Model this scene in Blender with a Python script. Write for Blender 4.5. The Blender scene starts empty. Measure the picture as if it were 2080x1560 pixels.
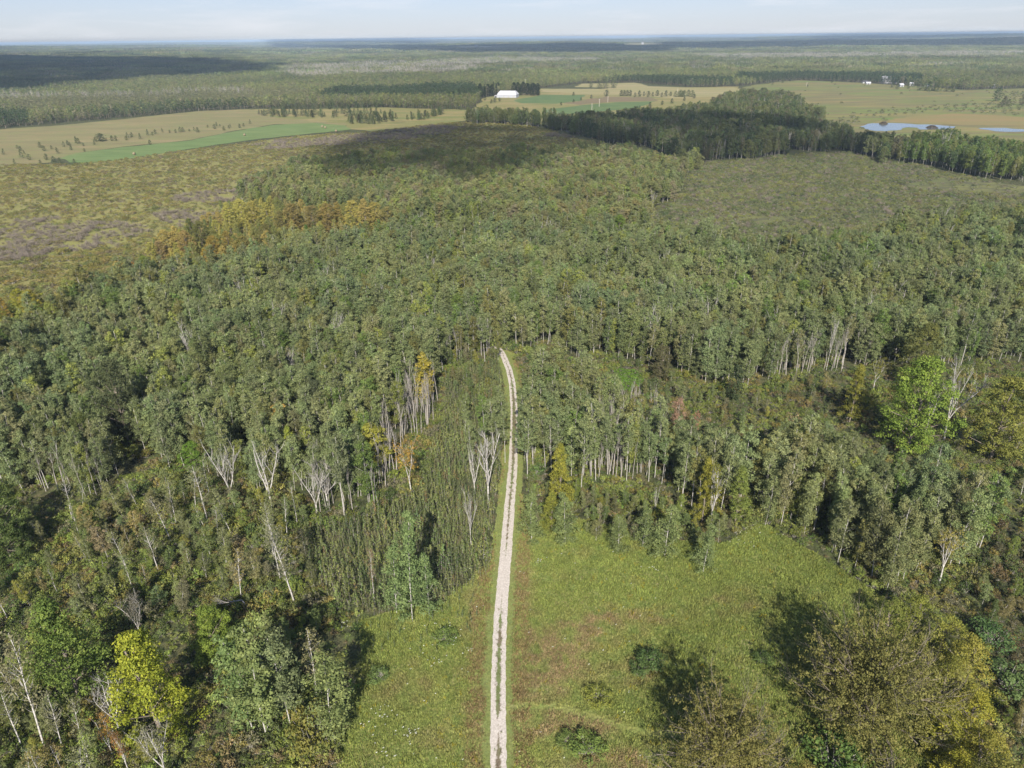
import bpy, math, numpy as np
from mathutils import Matrix, Vector

# ============================================================ camera, sky, sun, exposure
scene = bpy.context.scene
CAM_H = 80.0
FPX, CX, CY = 1442.0, 1040.0, 780.0            # the photograph is 2080 x 1560
PITCH = math.radians(26.02)
ROLL = 0.0111
Fv = np.array([0, math.cos(PITCH), -math.sin(PITCH)])
Uw = np.array([0, math.sin(PITCH), math.cos(PITCH)])
Rw = np.array([1.0, 0, 0])
Rv = math.cos(ROLL) * Rw - math.sin(ROLL) * Uw
Uv = math.sin(ROLL) * Rw + math.cos(ROLL) * Uw

cam_data = bpy.data.cameras.new('camera')
cam = bpy.data.objects.new('camera', cam_data)
scene.collection.objects.link(cam)
cam.matrix_world = Matrix(((Rv[0], Uv[0], -Fv[0], 0), (Rv[1], Uv[1], -Fv[1], 0), (Rv[2], Uv[2], -Fv[2], CAM_H), (0, 0, 0, 1)))
cam_data.sensor_width = 36.0
cam_data.lens = 36.0 * FPX / 2080.0
cam_data.clip_start = 1.0
cam_data.clip_end = 150000.0
scene.camera = cam

def ray(px, py):
    d = Fv + (px - CX) / FPX * Rv + (CY - py) / FPX * Uv
    return d / np.linalg.norm(d)

def at(px, py, z=0.0):
    """ground (or height z) point seen at a photo pixel"""
    d = ray(px, py)
    t = (z - CAM_H) / d[2]
    return np.array([d[0] * t, d[1] * t])

def height_of(px, py, ty):
    """height of something upright whose foot is seen at (px,py) and whose top at row ty"""
    g = at(px, py)
    # solve for z so that (g, z) projects to row ty
    k = (CY - ty) / FPX
    # (v.U)/(v.F) = k, v = (gx, gy, z-H)
    a = g[0] * Uv[0] + g[1] * Uv[1]; b = g[0] * Fv[0] + g[1] * Fv[1]
    w = (k * b - a) / (Uv[2] - k * Fv[2])
    return w + CAM_H

SHADOW_RAY = ray(1030, 1050)                   # the point where the camera's own shadow would fall
TO_SUN = -SHADOW_RAY
SUN_EL = math.asin(TO_SUN[2])

world = bpy.data.worlds.new('World'); scene.world = world
world.use_nodes = True
nt = world.node_tree; nt.nodes.clear()
N = nt.nodes.new; L = nt.links.new
wout = N('ShaderNodeOutputWorld'); bg = N('ShaderNodeBackground'); bg.inputs[1].default_value = 0.12
sky = N('ShaderNodeTexSky'); sky.sky_type = 'NISHITA'; sky.sun_disc = False
sky.sun_elevation = SUN_EL
sky.sun_rotation = math.atan2(TO_SUN[0], TO_SUN[1]) % (2 * math.pi)
sky.altitude = 200; sky.air_density = 1.15; sky.dust_density = 0.15; sky.ozone_density = 3.0
tc = N('ShaderNodeTexCoord'); mp = N('ShaderNodeMapping'); mp.inputs['Scale'].default_value = (2.2, 2.2, 22.0)
nz = N('ShaderNodeTexNoise'); nz.inputs['Scale'].default_value = 2.6; nz.inputs['Detail'].default_value = 7; nz.inputs['Roughness'].default_value = 0.6
rp = N('ShaderNodeValToRGB'); rp.color_ramp.elements[0].position = 0.50; rp.color_ramp.elements[1].position = 0.72
rp.color_ramp.elements[0].color = (0, 0, 0, 1); rp.color_ramp.elements[1].color = (0.42, 0.42, 0.42, 1)
mx = N('ShaderNodeMix'); mx.data_type = 'RGBA'; mx.inputs[7].default_value = (4.3, 4.3, 4.5, 1)
L(tc.outputs['Generated'], mp.inputs[0]); L(mp.outputs[0], nz.inputs['Vector']); L(nz.outputs[0], rp.inputs[0])
L(rp.outputs[0], mx.inputs[0]); gm = N('ShaderNodeGamma'); gm.inputs[1].default_value = 0.55; L(sky.outputs[0], gm.inputs[0]); tn = N('ShaderNodeMix'); tn.data_type = 'RGBA'; tn.blend_type = 'MULTIPLY'; tn.inputs[0].default_value = 1.0; tn.inputs[7].default_value = (.92, 1.02, 1.34, 1); L(gm.outputs[0], tn.inputs[6]); L(tn.outputs[2], mx.inputs[6]); L(mx.outputs[2], bg.inputs[0]); L(bg.outputs[0], wout.inputs[0])

sun_data = bpy.data.lights.new('sun', 'SUN'); sun_data.energy = 5.0; sun_data.angle = math.radians(0.53)
sun_data.color = (1.0, 0.935, 0.83)
sun = bpy.data.objects.new('sun', sun_data); scene.collection.objects.link(sun)
sun.rotation_euler = Vector(SHADOW_RAY).to_track_quat('-Z', 'Y').to_euler()
sun.location = (0, -200, 300)

vs = scene.view_settings
vs.view_transform = 'Standard'; vs.look = 'None'; vs.exposure = 0.85; vs.gamma = 1.0; vs.use_curve_mapping = False
scene.render.engine = 'CYCLES'
scene.cycles.max_bounces = 5; scene.cycles.diffuse_bounces = 2; scene.cycles.glossy_bounces = 1
scene.cycles.transmission_bounces = 2; scene.cycles.volume_bounces = 0; scene.cycles.transparent_max_bounces = 20
scene.cycles.use_denoising = True

rng = np.random.default_rng(7)

# ============================================================ helpers
def snoise(x, y, s, seed=0):
    """cheap smooth noise in -1..1 at wavelength s"""
    r = np.random.default_rng(seed + 91)
    o = 0.0
    for i in range(6):
        a = r.uniform(0, 2 * math.pi); k = 2 * math.pi / (s * r.uniform(0.6, 1.7)); p = r.uniform(0, 6.28)
        o = o + np.sin((x * math.cos(a) + y * math.sin(a)) * k + p + 1.3 * np.sin((x * math.sin(a) - y * math.cos(a)) * k * 0.7 + p * 2))
    return o / 3.2

def ter(x, y):
    d = np.hypot(x, y)
    w = np.clip((d - 2200) / 6000, 0, 1); w = w * w * (3 - 2 * w)
    h = 20 * snoise(x * .6, y, 2600, 3) + 24 * snoise(x * .5, y * 1.6, 6500, 5) + 6
    return np.clip(w * h, -4, 52)

def inpoly(x, y, poly):
    x = np.asarray(x); y = np.asarray(y)
    r = np.zeros(x.shape, bool); n = len(poly)
    for i in range(n):
        x0, y0 = poly[i]; x1, y1 = poly[(i + 1) % n]
        if y0 == y1: continue
        c = ((y0 > y) != (y1 > y)) & (x < (x1 - x0) * (y - y0) / (y1 - y0) + x0)
        r ^= c
    return r

def P(pts):
    """photo pixels (x, y[, height of what is seen there]) -> ground polygon"""
    return [tuple(at(p[0], p[1], p[2] if len(p) > 2 else 0.0)) for p in pts]

def scatter(bounds, sp, seed, jit=0.48):
    r = np.random.default_rng(seed)
    x0, y0, x1, y1 = bounds
    gx, gy = np.meshgrid(np.arange(x0, x1, sp), np.arange(y0, y1, sp))
    gx = gx + (np.arange(gx.shape[0])[:, None] % 2) * sp * 0.5
    x = gx.ravel() + r.uniform(-jit, jit, gx.size) * sp
    y = gy.ravel() + r.uniform(-jit, jit, gx.size) * sp
    return x, y

def wedge(x, y, m=25, k=0.80):
    return np.abs(x) < k * y + m

def bounds_of(poly):
    a = np.array(poly); return (a[:, 0].min(), a[:, 1].min(), a[:, 0].max(), a[:, 1].max())

class Geo:
    def __init__(s): s.v = []; s.q = []; s.m = []; s.lv = []; s.n = 0
    def add(s, v, q, m, lv=None):
        v = np.asarray(v, float); q = np.asarray(q, int)
        s.v.append(v); s.q.append(q + s.n); s.m.append(np.full(len(q), m)); s.n += len(v)
        s.lv.append(np.full(len(v), 0.5) if lv is None else lv)
    def empty(s): return s.n == 0
    def merge(s, o):
        for v, q, m, l in zip(o.v, o.q, o.m, o.lv):
            pass
        if o.n:
            V = np.concatenate(o.v); Q = np.concatenate(o.q); M = np.concatenate(o.m); Lv = np.concatenate(o.lv)
            s.v.append(V); s.q.append(Q + s.n); s.m.append(M); s.lv.append(Lv); s.n += len(V)
    def mesh(s, name, mats):
        v = np.concatenate(s.v); q = np.concatenate(s.q); m = np.concatenate(s.m); lv = np.concatenate(s.lv)
        used = sorted(set(m.tolist())); remap = {u: i for i, u in enumerate(used)}
        me = bpy.data.meshes.new(name)
        me.vertices.add(len(v)); me.vertices.foreach_set('co', v.astype(np.float32).ravel())
        me.loops.add(len(q) * 4); me.loops.foreach_set('vertex_index', q.astype(np.int32).ravel())
        me.polygons.add(len(q)); me.polygons.foreach_set('loop_start', (np.arange(len(q)) * 4).astype(np.int32))
        me.polygons.foreach_set('material_index', np.array([remap[i] for i in m.tolist()], np.int32))
        a = me.attributes.new('lv', 'FLOAT', 'POINT'); a.data.foreach_set('value', lv.astype(np.float32))
        me.update(calc_edges=True)
        for u in used: me.materials.append(mats[u])
        return me

def tube(g, pts, rad, m, k=5):
    pts = np.asarray(pts, float); n = len(pts)
    V = []
    for i in range(n):
        t = pts[min(i + 1, n - 1)] - pts[max(i - 1, 0)]; t = t / (np.linalg.norm(t) + 1e-9)
        a = np.cross(t, [0.31, 0.95, 0.07]); a /= np.linalg.norm(a) + 1e-9; b = np.cross(t, a)
        for j in range(k):
            th = 2 * math.pi * j / k
            V.append(pts[i] + rad[i] * (math.cos(th) * a + math.sin(th) * b))
    Q = [[i * k + j, i * k + (j + 1) % k, (i + 1) * k + (j + 1) % k, (i + 1) * k + j] for i in range(n - 1) for j in range(k)]
    g.add(V, Q, m)

def leaves(g, c, nrm, size, m, r, lvbase=None):
    """kite shaped sprays of leaves"""
    n = len(c)
    if n == 0: return
    nrm = nrm / (np.linalg.norm(nrm, axis=1, keepdims=True) + 1e-9)
    a = np.cross(nrm, r.normal(size=(n, 3))); a /= np.linalg.norm(a, axis=1, keepdims=True) + 1e-9
    b = np.cross(nrm, a)
    size = np.asarray(size).reshape(-1, 1) * np.ones((n, 1))
    s1 = size * r.uniform(0.55, 1.1, (n, 1)); s2 = size * r.uniform(0.3, 0.7, (n, 1)); bend = nrm * size * r.uniform(-0.25, 0.25, (n, 1))
    V = np.stack([c - a * s1 * .5, c + b * s2 * .5 + bend + a * s1 * .08, c + a * s1 * .5, c - b * s2 * .5 + bend * .5], 1).reshape(-1, 3)
    lv = r.uniform(0, 1, n) if lvbase is None else np.clip(lvbase + r.normal(0, .22, n), 0, 1)
    g.add(V, np.arange(4 * n).reshape(-1, 4), m, np.repeat(lv, 4))

def unit(r, n):
    v = r.normal(size=(n, 3)); return v / np.linalg.norm(v, axis=1, keepdims=True)

def clump(g, c, rad, n, size, m, r, squash=0.8, updown=0.25):
    u = unit(r, n); u[:, 2] = np.where(u[:, 2] < -0.3, -u[:, 2] * .5, u[:, 2])
    rr = rad * r.uniform(0.45, 1.05, (n, 1)) * np.array([[1, 1, squash]])
    pos = np.asarray(c) + u * rr
    nr = u * 1.0 + unit(r, n) * 0.75 + np.array([0, 0, updown])
    leaves(g, pos, nr, size * r.uniform(.7, 1.3, n), m, r, lvbase=r.uniform(.25, .75))

# ============================================================ materials
def new_mat(name):
    m = bpy.data.materials.new(name); m.use_nodes = True
    nt = m.node_tree; nt.nodes.clear()
    return m, nt, nt.nodes.new, nt.links.new

def leaf_mat(name, trans=0.32, spec=0.12, rough=0.6):
    m, nt, N, L = new_mat(name)
    out = N('ShaderNodeOutputMaterial')
    at_ = N('ShaderNodeAttribute'); at_.attribute_type = 'INSTANCER'; at_.attribute_name = 'tint'
    lv = N('ShaderNodeAttribute'); lv.attribute_type = 'GEOMETRY'; lv.attribute_name = 'lv'
    hsv = N('ShaderNodeHueSaturation')
    mr = N('ShaderNodeMapRange'); mr.inputs[3].default_value = 0.62; mr.inputs[4].default_value = 1.42
    mh = N('ShaderNodeMapRange'); mh.inputs[3].default_value = 0.515; mh.inputs[4].default_value = 0.482
    L(lv.outputs['Fac'], mr.inputs[0]); L(lv.outputs['Fac'], mh.inputs[0])
    L(mr.outputs[0], hsv.inputs['Value']); L(mh.outputs[0], hsv.inputs['Hue']); L(at_.outputs['Color'], hsv.inputs['Color'])
    p = N('ShaderNodeBsdfPrincipled'); p.inputs['Roughness'].default_value = rough
    p.inputs['Specular IOR Level'].default_value = spec
    t = N('ShaderNodeBsdfTranslucent'); mix = N('ShaderNodeMixShader'); mix.inputs[0].default_value = trans
    L(hsv.outputs[0], p.inputs['Base Color']); L(hsv.outputs[0], t.inputs['Color'])
    L(p.outputs[0], mix.inputs[1]); L(t.outputs[0], mix.inputs[2]); L(mix.outputs[0], out.inputs[0])
    return m

def ramp_mat(name, cols, scales, rough=0.9, vec_scale=(1, 1, 1), bump=0.0, spec=0.15, fine=0.35):
    """ground type material: colours mixed by noises at several metre scales"""
    m, nt, N, L = new_mat(name)
    out = N('ShaderNodeOutputMaterial'); p = N('ShaderNodeBsdfPrincipled')
    p.inputs['Roughness'].default_value = rough; p.inputs['Specular IOR Level'].default_value = spec
    geo = N('ShaderNodeNewGeometry'); mp = N('ShaderNodeMapping'); mp.inputs['Scale'].default_value = vec_scale
    L(geo.outputs['Position'], mp.inputs[0])
    cur = None
    for i, (c, s) in enumerate(zip(cols, [None] + list(scales))):
        if cur is None:
            rgb = N('ShaderNodeRGB'); rgb.outputs[0].default_value = (*c, 1); cur = rgb.outputs[0]; continue
        nz = N('ShaderNodeTexNoise'); nz.inputs['Scale'].default_value = 1.0 / s; nz.inputs['Detail'].default_value = 6
        nz.inputs['Roughness'].default_value = 0.62; nz.noise_dimensions = '4D'; nz.inputs['W'].default_value = i * 3.7
        rp = N('ShaderNodeValToRGB'); rp.color_ramp.elements[0].position = 0.43; rp.color_ramp.elements[1].position = 0.60
        L(mp.outputs[0], nz.inputs['Vector']); L(nz.outputs[0], rp.inputs[0])
        mx = N('ShaderNodeMix'); mx.data_type = 'RGBA'; mx.inputs[7].default_value = (*c, 1)
        L(rp.outputs[0], mx.inputs[0]); L(cur, mx.inputs[6]); cur = mx.outputs[2]
    nz = N('ShaderNodeTexNoise'); nz.inputs['Scale'].default_value = 3.2; nz.inputs['Detail'].default_value = 4
    L(mp.outputs[0], nz.inputs['Vector'])
    mr = N('ShaderNodeMapRange'); mr.inputs[1].default_value = .3; mr.inputs[2].default_value = .7
    mr.inputs[3].default_value = 1 - fine; mr.inputs[4].default_value = 1 + fine
    hs = N('ShaderNodeHueSaturation'); L(nz.outputs[0], mr.inputs[0]); L(mr.outputs[0], hs.inputs['Value']); L(cur, hs.inputs['Color'])
    L(hs.outputs[0], p.inputs['Base Color'])
    if bump:
        b = N('ShaderNodeBump'); b.inputs['Strength'].default_value = 1.0; b.inputs['Distance'].default_value = bump
        L(nz.outputs[0], b.inputs['Height']); L(b.outputs[0], p.inputs['Normal'])
    L(p.outputs[0], out.inputs[0])
    return m

def bark_mat(name, c1, c2, scale=1.2, lo=.52, hi=.62):
    m, nt, N, L = new_mat(name)
    out = N('ShaderNodeOutputMaterial'); p = N('ShaderNodeBsdfPrincipled'); p.inputs['Roughness'].default_value = 0.85
    tc = N('ShaderNodeTexCoord'); mp = N('ShaderNodeMapping'); mp.inputs['Scale'].default_value = (1, 1, 3.0)
    nz = N('ShaderNodeTexNoise'); nz.inputs['Scale'].default_value = scale; nz.inputs['Detail'].default_value = 5
    rp = N('ShaderNodeValToRGB'); rp.color_ramp.elements[0].position = lo; rp.color_ramp.elements[1].position = hi
    rp.color_ramp.elements[0].color = (*c1, 1); rp.color_ramp.elements[1].color = (*c2, 1)
    L(tc.outputs['Object'], mp.inputs[0]); L(mp.outputs[0], nz.inputs['Vector']); L(nz.outputs[0], rp.inputs[0])
    L(rp.outputs[0], p.inputs['Base Color']); L(p.outputs[0], out.inputs[0])
    return m

def plain(name, c, rough=0.7, metal=0.0):
    m, nt, N, L = new_mat(name)
    out = N('ShaderNodeOutputMaterial'); p = N('ShaderNodeBsdfPrincipled'); p.inputs['Roughness'].default_value = rough
    p.inputs['Metallic'].default_value = metal
    geo = N('ShaderNodeNewGeometry'); nz = N('ShaderNodeTexNoise'); nz.inputs['Scale'].default_value = 0.7; nz.inputs['Detail'].default_value = 5
    L(geo.outputs['Position'], nz.inputs['Vector'])
    mr = N('ShaderNodeMapRange'); mr.inputs[3].default_value = .82; mr.inputs[4].default_value = 1.15
    hs = N('ShaderNodeHueSaturation'); hs.inputs['Color'].default_value = (*c, 1)
    L(nz.outputs[0], mr.inputs[0]); L(mr.outputs[0], hs.inputs['Value']); L(hs.outputs[0], p.inputs['Base Color']); L(p.outputs[0], out.inputs[0])
    return m

LEAF, BIRCH, GREYB, BROWNB, GRASS = 0, 1, 2, 3, 4
MATS = {
    LEAF: leaf_mat('foliage'),
    BIRCH: bark_mat('pale_bark', (0.48, 0.455, 0.42), (0.22, 0.20, 0.175), 1.6, .46, .66),
    GREYB: bark_mat('grey_bark', (0.36, 0.33, 0.30), (0.20, 0.18, 0.155), 1.6, .45, .65),
    BROWNB: bark_mat('brown_bark', (0.17, 0.14, 0.11), (0.26, 0.22, 0.18), 1.2, .42, .66),
    GRASS: leaf_mat('grass_blades', trans=0.3, spec=0.2, rough=0.6),
}

# ============================================================ tree prototypes (metres)
def stem_path(r, H, lean=0.03, n=7, wob=0.12):
    t = np.linspace(0, 1, n)
    dx, dy = r.normal(0, lean, 2) * H
    off = np.cumsum(r.normal(0, wob, (n, 2)), 0) * t[:, None]
    return np.stack([dx * t ** 1.4 + off[:, 0], dy * t ** 1.4 + off[:, 1], H * t], 1)

def pt_on(path, t):
    x = t * (len(path) - 1); i = min(int(x), len(path) - 2); f = x - i
    return path[i] * (1 - f) + path[i + 1] * f

def proto_aspen(seed, H=14.0, R=1.9, z0=.42, ncl=60, nl=66, size=.29, bark=BIRCH, prof=None, squash=1.0, limbs=14, trunk_r=.062):
    r = np.random.default_rng(seed)
    tr = Geo(); cr = Geo()
    path = stem_path(r, H * .97)
    tube(tr, path, np.linspace(trunk_r, .03, len(path)), bark, 6)
    prof = prof or (lambda t: (math.sin(math.pi * min(1, (t * .80 + .12))) ** .75))
    gaps = r.uniform(0, 6.28, 3)
    for i in range(ncl):
        t = (i + r.uniform(0, 1)) / ncl
        z = z0 + (1 - z0) * t
        rad = R * max(.12, prof(t))
        a = r.uniform(0, 6.28)
        if min(abs(math.sin((a - g) / 2)) for g in gaps) < .10: a += 1.1
        q = rad * r.uniform(.25, .98) * (1 + .25 * math.sin(a * 2 + seed))
        c0 = pt_on(path, min(1, z))
        c = c0 + np.array([math.cos(a) * q, math.sin(a) * q, r.normal(0, .2)])
        crad = r.uniform(.42, .78) * (R / 1.9) * (1.15 - .35 * t)
        clump(cr, c, crad, int(nl * r.uniform(.6, 1.3)), size, LEAF, r, squash * 1.25)
        if i % max(1, ncl // limbs) == 0:
            s = pt_on(path, max(.1, z - .07 - .05 * q / R))
            tube(tr, [s, (s + c) / 2 + [0, 0, -.1], c], [.03, .02, .008], bark, 3)
    return tr, cr

def bare_branch(g, r, p, d, length, rad, depth, m, k=5, spread=.55, up=.18, nch=(2, 4)):
    n = 5; pts = [p]; dd = d / np.linalg.norm(d)
    for i in range(n - 1):
        dd = dd + r.normal(0, .10, 3) + np.array([0, 0, up * .35]); dd /= np.linalg.norm(dd)
        pts.append(pts[-1] + dd * length / (n - 1))
    rads = np.linspace(rad, rad * .42, n)
    tube(g, pts, rads, m, k if depth > 1 else 3)
    if depth <= 0: return pts
    for j in range(r.integers(*nch)):
        f = r.uniform(.35, .98); b = pt_on(np.array(pts), f)
        side = unit(r, 1)[0]; side -= side.dot(dd) * dd
        nd = dd * r.uniform(.7, 1.1) + side * spread * r.uniform(.7, 1.5) + [0, 0, up]
        bare_branch(g, r, b, nd, length * r.uniform(.42, .68), rad * (1 - .58 * f) * .62, depth - 1, m, k, spread, up, nch)
    return pts

def proto_bare(seed, H=14, stems=3, fork=.28, depth=3, m=BIRCH, rad=.2, spread=.38, lean=.35, twigs=0, leafn=0, leafsize=.3):
    r = np.random.default_rng(seed)
    g = Geo(); g2 = Geo(); lf = Geo()
    fh = H * fork
    p0 = np.array([0, 0, 0.]); p1 = np.array([r.normal(0, .15), r.normal(0, .15), fh])
    tube(g, [p0, (p0 + p1) / 2 + [.05, .03, 0], p1], [rad * 1.15, rad, rad * .85], m, 7)
    for s in range(stems):
        a = 2 * math.pi * s / stems + r.uniform(-.5, .5)
        d = np.array([math.cos(a) * lean, math.sin(a) * lean * .8, 1.0])
        if stems == 1: d = np.array([r.normal(0, .05), r.normal(0, .05), 1.0])
        pts = bare_branch(g, r, p1, d, (H - fh) * r.uniform(.72, .95), rad * (.75 if stems > 1 else .85), 0, m, 6, spread)
        for j in range(7):
            f = r.uniform(.15, .97); b = pt_on(np.array(pts), f)
            side = unit(r, 1)[0]; side[2] = abs(side[2]) * .3
            nd = np.array([0, 0, .8]) + side * (spread * 2.0)
            L_ = (H - fh) * r.uniform(.18, .40) * (1.15 - f * .6)
            tips = bare_branch(g2, r, b, nd, L_, rad * .32 * (1.1 - f * .6), depth - 1, m, 4, spread, nch=(2, 5))
            for _ in range(leafn):
                c = pt_on(np.array(tips), r.uniform(.4, 1)) + r.normal(0, .45, 3)
                clump(lf, c, r.uniform(.35, .7), 12, leafsize, LEAF, r)
    return g, g2, lf

def proto_birch_sparse(seed, H=12, R=1.7, bark=BIRCH, ncl=54, nl=14, size=.28):
    """thin crowned birch: fine twigs and scattered leaves, trunk showing"""
    r = np.random.default_rng(seed); tr = Geo(); cr = Geo()
    path = stem_path(r, H, .05)
    tube(tr, path, np.linspace(.11, .025, len(path)), bark, 6)
    for i in range(ncl):
        t = r.uniform(0, 1); z = .38 + .6 * t
        a = r.uniform(0, 6.28); q = R * (math.sin(math.pi * (.12 + .8 * t)) ** .8) * r.uniform(.3, 1)
        s = pt_on(path, z - .06); c = s + np.array([math.cos(a) * q, math.sin(a) * q, q * .9 + .3])
        if i % 2 == 0:
            tube(tr, [s, (s + c) / 2 + [0, 0, -.12], c], [.035, .02, .008], bark, 3)
        clump(cr, c, r.uniform(.4, .8), nl, size, LEAF, r, 1.2)
    return tr, cr

def proto_maple(seed, H=13, R=4.0, ncl=150, nl=74, size=.29, z0=.12, bark=BROWNB, shape='cone'):
    r = np.random.default_rng(seed); tr = Geo(); cr = Geo()
    path = stem_path(r, H * .85, .02)
    tube(tr, path, np.linspace(.24, .06, len(path)), bark, 7)
    lobes = r.uniform(0, 6.28, 5)
    for i in range(ncl):
        t = (i + .5) / ncl; z = z0 + (1 - z0) * t
        f = {'cone': (1 - t) ** .75 * .95 + .10, 'dome': math.sin(math.pi * (.18 + .78 * t)) ** .7}[shape]
        a = r.uniform(0, 6.28); bump_ = 1 + .22 * math.sin(a * 3 + lobes[0] + t * 5) + .12 * math.sin(a * 5 + lobes[1] - t * 9)
        q = R * f * bump_ * (r.uniform(.55, 1) if i % 4 else r.uniform(.1, .6))
        c = np.array([math.cos(a) * q, math.sin(a) * q, H * z]) + [0, 0, -.06 * q]
        clump(cr, c, r.uniform(.6, 1.0) * (R / 4) ** .5, int(nl * r.uniform(.7, 1.3)), size, LEAF, r, .75)
        if i % 7 == 0:
            s = pt_on(path, max(.08, min(1, z * .8 - .05)))
            tube(tr, [s, (s + c) / 2, c], [.08, .05, .02], bark, 4)
    return tr, cr

def proto_oak(seed, H=15, R=7.5, bark=BROWNB):
    """wide half bare crown, crooked grey limbs showing through small leaf clumps"""
    r = np.random.default_rng(seed); tr = Geo(); cr = Geo(); lb = Geo()
    tube(tr, [[0, 0, 0], [.15, .05, H * .14], [.1, .2, H * .28], [-.1, .1, H * .42], [.1, 0, H * .6]], [.38, .32, .27, .22, .14], bark, 8)
    for i in range(32):
        f = r.uniform(.05, 1); zb = H * (.10 + .42 * f); a = i * 2.4 + r.normal(0, .25)
        d = np.array([math.cos(a), math.sin(a), .10 + .9 * f ** 2])
        Lb = R * r.uniform(.72, 1.02) * (1.10 - .35 * f)
        pts = np.array(bare_branch(lb, r, np.array([0, 0, zb]), d, Lb, .085 * (1.3 - .5 * f), 3, bark, 5, .5, .10, (2, 5)))
        for _ in range(82):
            b = pt_on(pts, r.uniform(.2, 1.0) ** .8) + r.normal(0, 1, 3) * [1.6, 1.6, .9]
            clump(cr, b, r.uniform(.35, .65), int(r.uniform(10, 24)), .25, LEAF, r, .7)
    return tr, lb, cr

def proto_conifer(seed, H=14, R=3.2, nring=26, bark=BROWNB, z0=.08, size=.6, pine=False):
    r = np.random.default_rng(seed); tr = Geo(); cr = Geo()
    tube(tr, stem_path(r, H, .01, 6, .04), np.linspace(.18, .03, 6), bark, 6)
    for i in range(nring):
        t = i / nring; z = H * (z0 + (1 - z0) * t)
        rad = R * ((1 - t) ** .8 if not pine else max(.25, math.sin(math.pi * (.22 + .74 * t)) ** .7))
        for j in range(int(8 + 8 * (1 - t))):
            a = r.uniform(0, 6.28)
            n = 7; s = np.linspace(.25, 1, n)[:, None] * rad * r.uniform(.7, 1.1)
            pos = np.concatenate([np.cos(a) * s, np.sin(a) * s, z - .22 * s + (.35 * s if pine else 0)], 1) + r.normal(0, .14, (n, 3))
            leaves(cr, pos, np.array([[math.cos(a) * .5, math.sin(a) * .5, 1.0]]) + r.normal(0, .4, (n, 3)), size, LEAF, r, r.uniform(.3, .7))
    return tr, cr

def proto_shrub(seed, H=1.7, R=1.7, ncl=17, nl=24, size=.26, stems=GREYB, leafy=True):
    r = np.random.default_rng(seed); g = Geo()
    for i in range(ncl):
        a = r.uniform(0, 6.28); q = R * math.sqrt(r.uniform(0, 1)) * .8
        z = H * (.10 + .72 * math.sqrt(max(0, 1 - (q / R) ** 2)) * r.uniform(.25, 1.05))
        c = np.array([math.cos(a) * q, math.sin(a) * q, z])
        if leafy: clump(g, c, r.uniform(.38, .6) * R / 1.7, nl, size, LEAF, r, .8)
        for _ in range(1 if leafy else 7):
            e = c + r.normal(0, .28, 3)
            tube(g, [[q * .2 * math.cos(a), q * .2 * math.sin(a), 0], (c * .55), e], [.03, .022, .008], stems, 3)
    return g

def proto_sapling(seed, H=2.6, R=.42):
    r = np.random.default_rng(seed); g = Geo()
    tube(g, [[0, 0, 0], [0.03, 0, H * .5], [0, .02, H]], [.03, .02, .008], GREYB, 3)
    for i in range(9):
        t = i / 8; a = r.uniform(0, 6.28); q = R * (1.1 - t) * r.uniform(.2, 1)
        clump(g, [math.cos(a) * q, math.sin(a) * q, H * (.18 + .8 * t)], .24 * (1.2 - .5 * t), 9, .22, LEAF, r, 1.2)
    return g

def proto_tuft(seed, n=20, h=.36, sp=.45, w=.055):
    r = np.random.default_rng(seed); g = Geo()
    b = r.normal(0, sp * .5, (n, 2)); hh = h * r.uniform(.45, 1.25, n); a = r.uniform(0, 6.28, n); le = r.uniform(.1, .55, n) * hh
    b3 = np.concatenate([b, np.zeros((n, 1))], 1)
    s = np.stack([-np.sin(a), np.cos(a), 0 * a], 1) * w; o = np.stack([np.cos(a) * le, np.sin(a) * le, hh], 1)
    V = np.stack([b3 - s, b3 + s, b3 + o * [.8, .8, .9] + s * .6, b3 + o - s * .3], 1).reshape(-1, 3)
    g.add(V, np.arange(4 * n).reshape(-1, 4), GRASS, np.repeat(r.uniform(0, 1, n), 4))
    return g

def proto_far(seed, H=14, R=2.7, n=110, size=1.0, trunk=True, bare=False):
    r = np.random.default_rng(seed); g = Geo()
    if trunk:
        tube(g, [[0, 0, 0], [r.normal(0, .2), r.normal(0, .2), H * .9]], [.13, .05], BROWNB if not bare else GREYB, 3)
    if bare:
        for i in range(12):
            z = H * r.uniform(.4, .95); a = r.uniform(0, 6.28)
            tube(g, [[0, 0, z], [math.cos(a) * R * .5, math.sin(a) * R * .5, z + R * .8]], [.10, .03], GREYB, 3)
        return g
    k = 9
    for i in range(k):
        t = (i + .5) / k; a = r.uniform(0, 6.28); q = R * .55 * math.sin(math.pi * (.15 + .75 * t))
        clump(g, [math.cos(a) * q, math.sin(a) * q, H * (.22 + .72 * t)], R * .55, n // k + 1, size, LEAF, r, 1.1)
    return g

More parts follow.
